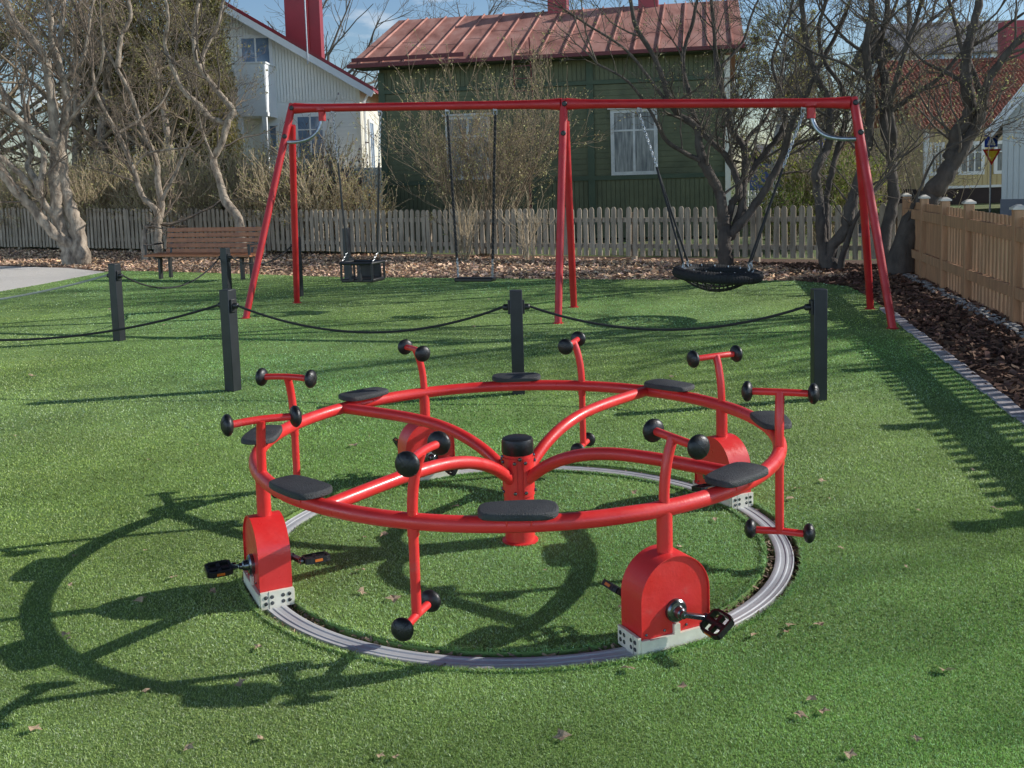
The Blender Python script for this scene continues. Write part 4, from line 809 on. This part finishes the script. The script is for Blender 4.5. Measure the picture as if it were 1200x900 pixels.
# ================================================================== HOUSES
X_, Y_, Z_ = Vector((1, 0, 0)), Vector((0, 1, 0)), Vector((0, 0, 1))
def frame_of(yaw): c, s = math.cos(yaw), math.sin(yaw); return Vector((c, s, 0)), Vector((-s, c, 0))
def window(h, o, ex, ey, x0, x1, z0, z1, mull=1, fr=.09, pane='curtain', trim='white', cross=None, out_=.05, hood=False):
    nrm = -ey; rt_ = Matrix((ex, ey, Z_)).transposed(); mb = MB()
    def b(xa, xb, za, zb, d=out_, th=.06): mb.box(o+ex*((xa+xb)/2)+Z_*((za+zb)/2)+nrm*d, (xb-xa, th, zb-za), rt_)
    b(x0-fr, x0, z0-fr, z1+fr); b(x1, x1+fr, z0-fr, z1+fr); b(x0, x1, z1, z1+fr); b(x0, x1, z0-fr, z0)
    for i in range(mull): xm = x0+(x1-x0)*(i+1)/(mull+1); b(xm-.03, xm+.03, z0, z1, out_+.004, .04)
    if cross: zc = z0+(z1-z0)*cross; b(x0, x1, zc-.022, zc+.022, out_+.006, .03)
    if hood: b(x0-fr-.06, x1+fr+.06, z1+fr, z1+fr+.05, out_+.04, .14)
    w_ = mb.build('window', trim, h, smooth=False)
    mb = MB(); mb.box(o+ex*((x0+x1)/2)+Z_*((z0+z1)/2)+nrm*.036, (x1-x0, .03, z1-z0), rt_); mb.build('pane', pane, w_, smooth=False)
def boards(mb, o, ex, ey, x0, x1, z0, z1, pitch, horiz, th=.022, mi=0):
    rt_ = Matrix((ex, ey, Z_)).transposed(); n = max(1, round(((z1-z0) if horiz else (x1-x0))/pitch)); g = random.Random(int(x0*10+z0*7))
    for i in range(n):
        d = .5*th+g.uniform(-.002, .002)
        if horiz: mb.box(o+ex*((x0+x1)/2)+Z_*(z0+(z1-z0)*(i+.5)/n)-ey*d, (x1-x0, th, (z1-z0)/n*.90), rt_ @ Matrix.Rotation(R(4), 3, 'X'), mi)
        else: mb.box(o+ex*(x0+(x1-x0)*(i+.5)/n)+Z_*((z0+z1)/2)-ey*d, ((x1-x0)/n*.88, th, z1-z0), rt_, mi)

# green house
gy = R(-11); ex, ey = frame_of(gy); g0 = at(447, 150, 26.8); g0.z = 0; GW = 8.85; GD = 8.0; EZ = 4.60
gh = thing('green_house', g0, 'old dark green wooden house with a faded red tin roof behind the fence', 'house'); rt_ = Matrix((ex, ey, Z_)).transposed()
mb = MB(); mb.box(g0+ex*GW/2+ey*GD/2+Z_*(EZ/2), (GW, GD, EZ), rt_)
pk = EZ+1.66; vs = []
for d in (0, GW): vs += [g0+ex*d+Z_*EZ, g0+ex*d+ey*GD+Z_*EZ, g0+ex*d+ey*(GD/2)+Z_*pk]
mb.add([v+Z_*.001 for v in vs], [(0, 1, 2), (3, 5, 4), (0, 2, 5, 3), (1, 4, 5, 2), (0, 3, 4, 1)])
zlo, zhi = 1.52, 3.90
boards(mb, g0, ex, ey, .1, GW-.1, .2, zlo-.06, .115, False); boards(mb, g0, ex, ey, .1, GW-.1, zlo+.07, zhi-.06, .145, True); boards(mb, g0, ex, ey, .1, GW-.1, zhi+.06, EZ, .115, False)
mb.build('wall', 'greenwall', gh, smooth=False)
mb = MB(); mb.box(g0+ex*GW/2+Z_*zlo-ey*.035, (GW+.02, .09, .11), rt_); mb.box(g0+ex*GW/2+Z_*zhi-ey*.035, (GW+.02, .08, .10), rt_)
for x in (.06, 4.0, 5.5): mb.box(g0+ex*x+Z_*2.25-ey*.037, (.17, .05, 4.3), rt_)
mb.build('trim_boards', 'greentrim', gh, smooth=False)
mb = MB(); mb.box(g0+ex*(GW+.02)+Z_*2.2-ey*.03, (.13, .14, 4.4), rt_); mb.build('corner_board', 'creamwall', gh, smooth=False)
def gx(px, py=160):                                                    # px on the facade -> local x
    d = ray(px, py); o = Vector((0, 0, EYE))-g0; t = -(o.dot(ey))/d.dot(ey); return (o+d*t).dot(ex), (o+d*t).z+g0.z
xa, za = gx(721, 205); xb, zb2 = gx(766, 132)
window(gh, g0, ex, ey, xa, xb, 1.66, 3.12, mull=1, cross=.70, pane='curtain', hood=True, trim='greytrim')
xa, _ = gx(528, 190); xb, _ = gx(572, 190); window(gh, g0, ex, ey, xa, xb, 1.66, 3.12, mull=1, cross=.70, pane='curtain', hood=True, trim='greytrim')
# roof with standing seams
def roof_slab(h, name, mt, o, ex, ey, x0, x1, dfront, dback, zf, zr, th=.07, seams=0, sm='faded', both=True):
    rdz = zr-zf; dm = (dfront+dback)/2; r_ = None
    mb = MB()
    sides = [(dfront, dm)] + ([(dback, dm)] if both else [])
    for e0, e1 in sides:
        a = [o+ex*x0+ey*e0+Z_*zf, o+ex*x1+ey*e0+Z_*zf, o+ex*x1+ey*e1+Z_*zr, o+ex*x0+ey*e1+Z_*zr]; b = [v-Z_*th for v in a]; mb.add(a+b, [(0, 1, 2, 3), (7, 6, 5, 4), (0, 4, 5, 1), (1, 5, 6, 2), (3, 2, 6, 7), (0, 3, 7, 4)])
        for i in range(seams):
            x = x0+(x1-x0)*(i+.5)/seams; mb.bar(o+ex*x+ey*e0+Z_*(zf+.022), o+ex*x+ey*e1+Z_*(zr+.022), .028, .045)
        if seams:
            g = random.Random(4)
            for i in range(seams+1):
                xs0 = x0+(x1-x0)*max(i-.5, 0)/seams; xs1 = x0+(x1-x0)*min(i+.5, seams)/seams; f = g.uniform(.3, .6); mb.bar(o+ex*xs0+ey*(e0+(e1-e0)*f)+Z_*(zf+rdz*f+.004), o+ex*xs1+ey*(e0+(e1-e0)*f)+Z_*(zf+rdz*f+.004), .03, .012)
    return mb.build(name, mt, h, smooth=False)
rf = roof_slab(gh, 'roof', 'faded', g0, ex, ey, -.62, GW+.42, -.62, GD+.62, EZ-.02, pk+.10, seams=17)
mb = MB(); mb.bar(g0+ex*-.62+ey*-.68+Z_*(EZ-.07), g0+ex*(GW+.42)+ey*-.68+Z_*(EZ-.07), .10, .09); mb.bar(g0+ex*-.55+ey*-.52+Z_*(EZ+.10), g0+ex*2.4+ey*-.52+Z_*(EZ+.11), .05, .10); mb.build('gutter', 'gutter', rf, smooth=False)
mb = MB(); mb.box(g0+ex*GW/2+ey*-.30+Z_*(EZ-.115), (GW+.9, .60, .03), rt_); mb.build('soffit', 'greentrim', rf, smooth=False)
for px in (617, 738):
    x, _ = gx(px, 12); c = g0+ex*(x+.25)+ey*(GD/2)+Z_*(pk+.45); mb = MB(); mb.box(c, (.55, .55, 1.1), rt_); mb.box(c+Z_*.58, (.65, .65, .08), rt_); mb.build('chimney', 'redroof', rf, smooth=False)
mb = MB(); xl, _ = gx(606, 90); xr, _ = gx(626, 90)
for x in (xl, xr): mb.bar(g0+ex*x-ey*.30+Z_*3.5, g0+ex*x-ey*.62+Z_*(EZ+.42), .03, .03)
for z in (3.75, 4.05, 4.35, 4.65): mb.bar(g0+ex*xl-ey*(.30+(z-3.5)*.22)+Z_*z, g0+ex*xr-ey*(.30+(z-3.5)*.22)+Z_*z, .022, .022)
mb.build('roof_ladder', 'gutter', gh, smooth=False)
x, _ = gx(622, 220); mb = MB(); mb.tube([g0+ex*x-ey*.12+Z_*z for z in (0, 1, 2.0)], .03, 8); mb.build('downpipe', 'gutter', gh)

# white house
wo = Vector((-15.2, 38, 0)); WW = 9.75; WD = 9; ex, ey = X_, Y_; EW = 5.35; PK = 8.35
wh = thing('white_house', wo, 'white wooden house with a red gable roof and balcony', 'house')
mb = MB(); c = [(0, -.1), (WW, -.1), (WW, EW), (WW/2, PK-.35), (0, EW)]; mb.prism(c, wo, X_, Z_, Y_, 0, WD); 
boards(mb, wo, ex, ey, 0, WW, -.1, 4.55, .15, True, .02)
n = 84
for i in range(n):
    xm = WW*(i+.5)/n; zt_ = EW+(PK-.35-EW)*(1-abs(xm-WW/2)/(WW/2)); mb.box(wo+X_*xm+Z_*((4.68+zt_)/2)-Y_*.02, (WW/n*.82, .03, zt_-4.68), None)
    mb.box(wo+X_*xm+Z_*4.66-Y_*.022, (WW/n*.5, .03, .10))
mb.build('wall', 'cladding', wh, smooth=False)
mb = MB(); mb.box(wo+X_*(WW+.012)+Y_*WD/2+Z_*2.6, (.02, WD-.2, 5.3)); mb.box(wo+X_*(WW-.05)-Y_*.03+Z_*2.6, (.14, .06, 5.3)); mb.build('side_wall', 'creamwall', wh, smooth=False)
mb = MB(); mb.tube([wo+X_*(WW+.12)+Y_*.35+Z_*z for z in (.2, 4.6)]+[wo+X_*(WW+.5)+Y_*.35+Z_*5.15], .05, 8); mb.build('downpipe', 'white', wh)
wr = thing('tmp', wo, None, None)
bpy.data.objects.remove(wr)
sl_ = (PK-EW)/(WW/2); ov = .62
mb = MB()
for sg in (-1, 1):
    xe = WW/2+sg*(WW/2+ov); ze = PK-sl_*(WW/2+ov); a = [wo+X_*WW/2+Z_*PK, wo+X_*xe+Z_*ze]; q = [a[0]-Y_*.75, a[1]-Y_*.75, a[1]+Y_*(WD+.6), a[0]+Y_*(WD+.6)]; b = [v-Z_*.09 for v in q]; mb.add(q+b, [(0, 1, 2, 3), (7, 6, 5, 4), (0, 4, 5, 1), (1, 5, 6, 2), (3, 2, 6, 7), (0, 3, 7, 4)])
    for i in range(30): y = -.7+i*(WD+1.2)/29; mb.bar(a[0]+Y_*y+Z_*.02, a[1]+Y_*y+Z_*.02, .03, .05)
wrf = mb.build('roof', 'redroof', wh, smooth=False)
mb = MB()
for sg in (-1, 1):
    xe = WW/2+sg*(WW/2+ov-.02); ze = PK-sl_*(WW/2+ov-.02); mb.bar(wo+X_*WW/2+Z_*(PK-.22)-Y_*.72, wo+X_*xe+Z_*(ze-.22)-Y_*.72, .05, .24); mb.bar(wo+X_*WW/2+Z_*(PK-.15)-Y_*.36, wo+X_*xe+Z_*(ze-.15)-Y_*.36, .72, .03)
mb.build('barge_board', 'white', wrf, smooth=False)
c = at(349.5, 20, 41); c2 = at(369.5, 20, 41); mb = MB(); mb.box(Vector((c.x, 41, 7.8)), (.90, .8, 3.0)); mb.box(Vector((c2.x, 41.1, 7.7)), (.44, .7, 2.7)); mb.build('chimney', 'redroof', wrf, smooth=False)
mb = MB(); la = at(362, 0, 38); mb.tube([Vector((la.x, 37.2, z)) for z in (5.9, 8.5)], .025, 6); mb.build('mast', 'steel', wrf)
def wx(px): return at(px, 100, 38).x-wo.x
def wz(px, py): return at(px, py, 38).z
window(wh, wo, X_, Y_, wx(286), wx(318), wz(300, 79), wz(300, 45), mull=1, fr=.12, pane='glass')
window(wh, wo, X_, Y_, wx(305), wx(321), wz(310, 183), wz(310, 148), mull=1, fr=.10, pane='glass')
window(wh, wo, X_, Y_, wx(347), wx(376), wz(360, 187), wz(360, 137), mull=1, fr=.12, cross=.7, pane='glass')
window(wh, wo, X_, Y_, wx(236), wx(256), wz(240, 70), wz(240, 40), mull=1, fr=.12, pane='glass')
rside = Matrix.Rotation(PI/2, 3, 'Z'); window(wh, wo+X_*WW+X_*.02, Y_, -X_, 1.9, 2.9, 1.5, 3.9, mull=1, fr=.12, pane='glass')
bx0, bx1 = wx(288), wx(322); zb0, zb1 = wz(305, 137), wz(305, 80)
mb = MB(); dpt = 1.5
mb.box(wo+X_*((bx0+bx1)/2)-Y_*dpt+Z_*((zb0+zb1)/2), (bx1-bx0, .06, zb1-zb0)); mb.box(wo+X_*bx1-Y_*(dpt/2)+Z_*((zb0+zb1)/2), (.06, dpt, zb1-zb0)); mb.box(wo+X_*((bx0+bx1)/2)-Y_*(dpt/2)+Z_*(zb0), (bx1-bx0+.1, dpt+.1, .14)); mb.box(wo+X_*((bx0+bx1)/2)-Y_*(dpt/2)+Z_*(zb1+.03), (bx1-bx0+.14, dpt+.14, .06))
for x in (bx0+.1, bx1-.1): mb.box(wo+X_*x-Y_*(dpt-.08)+Z_*(zb0/2), (.16, .16, zb0))
mb.build('balcony', 'white', wh, smooth=False)
pc_ = at(415, 215, 36); mb = MB(); mb.box(Vector((pc_.x, 37.2, 1.0)), (2.4, 1.2, 2.2)); mb.build('porch', 'white', wh, smooth=False)

# yellow house
yo = at(1083, 200, 42); yo.z = 0; yw = 9; yh = thing('yellow_house', yo, 'pale yellow house with a red clay tile roof across the street', 'house')
ez = at(1130, 150, 42).z; mb = MB(); mb.box(yo+X_*yw/2+Y_*3.5+Z_*(ez/2+.3), (yw, 7, ez)); boards(mb, yo, X_, Y_, 0, yw, .7, ez, .2, False); mb.build('wall', 'yellow', yh, smooth=False)
mb = MB(); mb.box(yo+X_*yw/2+Y_*3.46+Z_*.1, (yw+.06, 7, 1.0)); mb.build('plinth', 'plinth', yh, smooth=False)
mb = MB(); mb.box(yo+X_*yw/2-Y_*.07+Z_*.66, (yw+.1, .1, .10)); mb.box(yo+X_*.05-Y_*.05+Z_*1.9, (.2, .12, 2.4)); mb.build('trim_boards', 'white', yh, smooth=False)
zr = at(1130, 70, 46).z; mb = MB(); nrow = 20; ncol = 60
for i in range(nrow):
    f0, f1 = i/nrow, (i+1.15)/nrow; z0_, z1_ = ez+(zr-ez)*f0, ez+(zr-ez)*f1; y0_, y1_ = -.4+4.2*f0, -.4+4.2*f1
    for j in range(ncol):
        xa = -.5+(yw+1)*j/ncol; xb = xa+(yw+1)/ncol*.97; lift = .05; mb.add([yo+X_*xa+Y_*y0_+Z_*(z0_+lift), yo+X_*(xa+xb)/2+Y_*y0_+Z_*(z0_+lift+.06), yo+X_*xb+Y_*y0_+Z_*(z0_+lift), yo+X_*xb+Y_*y1_+Z_*z1_, yo+X_*(xa+xb)/2+Y_*y1_+Z_*(z1_+.05), yo+X_*xa+Y_*y1_+Z_*z1_, yo+X_*xa+Y_*y0_+Z_*(z0_-.02), yo+X_*xb+Y_*y0_+Z_*(z0_-.02)], [(0, 1, 4, 5), (1, 2, 3, 4), (6, 7, 2, 1, 0)])
mb.add([yo+X_*-.5+Y_*-.4+Z_*ez, yo+X_*(yw+.5)+Y_*-.4+Z_*ez, yo+X_*(yw+.5)+Y_*3.8+Z_*(zr-.03), yo+X_*-.5+Y_*3.8+Z_*(zr-.03)], [(0, 1, 2, 3)])
mb.add([yo+X_*-.5+Y_*8+Z_*ez, yo+X_*(yw+.5)+Y_*8+Z_*ez, yo+X_*(yw+.5)+Y_*3.8+Z_*zr, yo+X_*-.5+Y_*3.8+Z_*zr], [(0, 3, 2, 1)])
yr = mb.build('roof', 'clay', yh, smooth=False)
cq = at(1186, 48, 46); mb = MB(); mb.box(Vector((cq.x, 46, zr+.6)), (.9, .8, 2)); mb.build('chimney', 'redroof', yr, smooth=False)
def yx(px): return at(px, 185, 42).x-yo.x
for a, b in ((1126, 1149), (1168, 1190), (1092, 1102)): window(yh, yo, X_, Y_, yx(a), yx(b), at(1130, 201, 42).z, at(1130, 170, 42).z, mull=2, fr=.14, cross=.72, pane='curtain')
# tall grey house behind it
o = at(1060, 200, 58); o.z = 0; h = thing('grey_house', o, 'large light grey house rising behind the tiled yellow house', 'house'); zt_ = at(1100, 62, 58).z; zr = at(1100, 34, 62).z
mb = MB(); mb.box(o+X_*4.5+Y_*4+Z_*(zt_/2), (9, 8, zt_)); mb.build('wall', 'greyhouse', h, smooth=False); roof_slab(h, 'roof', 'slate', o, X_, Y_, -.5, 9.5, -.5, 8.5, zt_, zr+.4, seams=0)
for i in range(3): window(h, o, X_, Y_, 1+i*2.6, 2.2+i*2.6, 6.2, 7.8, mull=1, fr=.14, pane='glass')
for i in range(3): window(h, o, X_, Y_, 1+i*2.6, 2.2+i*2.6, 2.4, 4.2, mull=1, fr=.14, pane='glass')
# near grey house at the right edge
hx_, hy_ = frame_of(R(-27)); o = at(1174, 200, 30); o.z = 0; h = thing('light_grey_house', o, 'light grey boarded house cut off by the right edge', 'house'); ez2 = at(1170, 138, 30).z; W2 = 7.0; pk2 = ez2+4.6
mb = MB(); mb.prism([(0, .5), (W2, .5), (W2, ez2), (W2/2, pk2), (0, ez2)], o, hx_, Z_, hy_, 0, 8)
for i in range(46):
    xm = W2*(i+.5)/46; zt_ = ez2+(pk2-ez2)*(1-abs(xm-W2/2)/(W2/2)); mb.box(o+hx_*xm+Z_*((.5+zt_)/2)-hy_*.012, (W2/46*.9, .022, zt_-.5), Matrix((hx_, hy_, Z_)).transposed())
mb.build('wall', 'greyhouse', h, smooth=False); mb = MB(); mb.box(o+hx_*W2/2+hy_*4+Z_*.2, (W2+.05, 8.05, .66), Matrix((hx_, hy_, Z_)).transposed()); mb.build('plinth', 'slate', h, smooth=False)
mb = MB(); s2 = (pk2-ez2)/(W2/2)
for sg in (-1, 1):
    xe = W2/2+sg*(W2/2+.35); ze = pk2-s2*(W2/2+.35); q = [o+hx_*W2/2+Z_*(pk2+.06)-hy_*.5, o+hx_*xe+Z_*(ze+.06)-hy_*.5, o+hx_*xe+Z_*(ze+.06)+hy_*8.4, o+hx_*W2/2+Z_*(pk2+.06)+hy_*8.4]; b = [v-Z_*.14 for v in q]; mb.add(q+b, [(0, 1, 2, 3), (7, 6, 5, 4), (0, 4, 5, 1), (1, 5, 6, 2), (3, 2, 6, 7), (0, 3, 7, 4)])
r_ = mb.build('roof', 'slate', h, smooth=False); mb = MB()
for sg in (-1, 1): xe = W2/2+sg*(W2/2+.38); ze = pk2-s2*(W2/2+.38); mb.bar(o+hx_*W2/2+Z_*pk2-hy_*.53, o+hx_*xe+Z_*ze-hy_*.53, .05, .26)
mb.build('barge_board', 'white', r_, smooth=False)
window(h, o, hx_, hy_, 1.1, 2.3, at(1197, 128, 30).z, at(1197, 80, 30).z, mull=1, fr=.12, pane='glass')
# blue house glimpsed between stems
o = at(905, 200, 47); o.z = 0; h = thing('blue_house', o, 'small blue house glimpsed between the tree stems', 'house'); zt_ = at(930, 190, 47).z
mb = MB(); mb.box(o+X_*1.1+Y_*2+Z_*zt_/2, (2.4, 4, zt_)); mb.build('wall', 'blue', h, smooth=False); roof_slab(h, 'roof', 'slate', o, X_, Y_, -.3, 2.7, -.3, 4.3, zt_, zt_+.9); window(h, o, X_, Y_, 1.5, 2.0, .8, 1.6, mull=0, fr=.08)
# red-brown house behind the middle right
o = at(985, 200, 60); o.z = 0; h = thing('brown_house', o, 'dull red house behind the right hand stems', 'house'); zt_ = at(990, 185, 60).z
mb = MB(); mb.box(o+X_*2+Y_*2.5+Z_*zt_/2, (4, 5, zt_)); mb.build('wall', 'plinth', h, smooth=False); roof_slab(h, 'roof', 'clay', o, X_, Y_, -.4, 4.4, -.4, 5.4, zt_, zt_+1.6); window(h, o, X_, Y_, 1.2, 2.2, 1, 2.2, mull=1, fr=.1)
# white picket fence far right
a_ = at(872, 230, 33); e_ = at(1010, 226, 30); t = thing('white_fence', Vector((a_.x, 33, 0)), 'distant low white picket fence beyond the grey one', 'fence'); a_ = Vector((a_.x, 33, 0)); e_ = Vector((e_.x, 30, 0)); d = (e_-a_).normalized(); mb = MB(); s = 0
while s < (e_-a_).length: mb.box(a_+d*s+Z_*.48, (.07, .02, .95), Matrix((d, Vector((-d.y, d.x, 0)), Z_)).transposed()); s += .13
mb.build('picket_panel', 'white', t, smooth=False)
for z in (.3, .75): mb = MB(); mb.bar(a_+Z_*z+Y_*.04, e_+Z_*z+Y_*.04, .04, .08); mb.build('rail', 'white', t, smooth=False)

# ================================================================== SIGNS
def plate(mb, poly, c, y, mi=0, th=.01): mb.prism(poly, Vector((c.x, y, c.z)), X_, Z_, Y_, 0, th, mi)
Ys = 33; c = at(1162, 182, Ys); t = thing('road_sign', (c.x, Ys, 0), 'pole with a blue crossing sign above a yellow and red give way triangle', 'sign')
mb = MB(); mb.tube([Vector((c.x, Ys+.05, z)) for z in (-.05, 2.7)], .03, 8); mb.build('pole', 'steel', t)
c = at(1162, 182.5, Ys); mb = MB(); s_ = .30
def tri(r): return [(-r, r*.577*1.0), (0, -r*1.155), (r, r*.577)]
mb.prism([(x, z) for x, z in tri(s_)], Vector((c.x, Ys-.02, c.z+.04)), X_, Z_, Y_, 0, .02); s1 = mb.build('give_way_plate', 'signred', t, smooth=False)
mb = MB(); mb.prism(tri(s_*.66), Vector((c.x, Ys-.026, c.z+.04)), X_, Z_, Y_, 0, .006); mb.build('yellow_field', 'signyellow', s1, smooth=False)
c = at(1161.5, 165, Ys); mb = MB(); mb.box(Vector((c.x, Ys, c.z)), (.42, .02, .40)); s1 = mb.build('crossing_plate', 'signblue', t, smooth=False)
mb = MB(); mb.prism([(-.15, -.14), (.15, -.14), (0, .15)], Vector((c.x, Ys-.016, c.z)), X_, Z_, Y_, 0, .005); mb.build('white_triangle', 'white', s1, smooth=False)
mb = MB(); fy = Vector((c.x, Ys-.021, c.z-.03)); mb.lathe([(.016, 0), (.016, .003)], fy+Z_*.07, Y_, 8); mb.bar(fy+Z_*.05, fy-Z_*.02, .018, .003, Y_); mb.bar(fy-Z_*.02, fy-Z_*.09+X_*.04, .014, .003, Y_); mb.bar(fy-Z_*.02, fy-Z_*.09-X_*.04, .014, .003, Y_); mb.bar(fy+Z_*.03, fy-Z_*.01+X_*.035, .01, .003, Y_)
mb.build('walking_figure', 'black', s1, smooth=False)
c = at(966, 167, 30); t = thing('road_sign', (c.x, 30, 0), 'round blue sign on a grey pole between the dark stems', 'sign'); mb = MB(); mb.tube([Vector((c.x+.06, 30.05, z)) for z in (-.05, c.z+.3)], .035, 8); mb.build('pole', 'steel', t); mb = MB(); mb.lathe([(.24, 0), (.24, .012)], Vector((c.x, 30, c.z)), Y_, 24); mb.build('round_plate', 'signblue', t, smooth=False)

# ================================================================== DRY LEAVES
g = random.Random(21)
spots = [((450, 630), .055, 'curled brown leaf inside the ring left of the hub'), ((462, 705), .06, 'split brown leaf near the front foot bar'), ((416, 524), .07, 'pale curled leaf between the two left handlebars'), ((963, 566), .05, 'pale leaf right of the merry-go-round'), ((935, 575), .04, 'small tan leaf just below the pale one at right'), ((787, 443), .05, 'leaf lying behind the right rear seat'), ((38, 442), .07, 'brown leaf lying alone at the left'), ((884, 748), .045, 'brown leaf below the front pedal'), ((938, 843), .045, 'tan leaf near the bottom right'), ((165, 706), .05, 'brown leaf inside the ring shadow'), ((40, 858), .045, 'tan leaf at the bottom left corner'), ((1108, 790), .06, 'dark curled leaf at the lower right'), ((660, 868), .06, 'dark twisted leaf at the bottom centre'), ((250, 697), .05, 'brown leaf beside the left pedal')]
protos = []
def leaf_mesh(seed):
    g = random.Random(seed); n = 9; mb = MB(); vs = [(0, 0, g.uniform(.05, .15))]
    for i in range(n): a = 2*PI*i/n; r = (.5 if i % 2 else .28)*g.uniform(.7, 1.25); vs.append((r*math.cos(a)*1.35, r*math.sin(a)*.8, g.uniform(.0, .25)))
    mb.add(vs, [(0, i+1, (i+1) % n+1) for i in range(n)]); me = bpy.data.meshes.new('dry_leaf'); me.from_pydata(mb.v, [], mb.f); me.materials.append(M['leaf']); return me
LM = [leaf_mesh(i) for i in range(5)]
def put_leaf(p, s, label, group='dry leaves scattered on the turf'):
    o = bpy.data.objects.new('dry_leaf', g.choice(LM)); COL.objects.link(o); o.location = (p.x, p.y, .009); o.rotation_euler = (g.uniform(-.3, .3), g.uniform(-.3, .3), g.uniform(0, 6.3)); o.scale = (s, s, s); tag(o, label, 'leaf', group)
for (x, y), s, lb in spots: put_leaf(gnd(x, y), s, lb)
k = 0
while k < 70:
    x, y = g.uniform(5, 1195), 335+560*g.random()**1.1; p = gnd(x, y)
    d = (p-TC).xy.length if False else math.hypot(p.x-TC.x, p.y-TC.y)
    if 1.03 < d < 1.22 or p.x > edx(p.y)-.05: continue
    put_leaf(p, g.uniform(.018, .05), 'small dry leaf or chip of bark lying on the turf'); k += 1
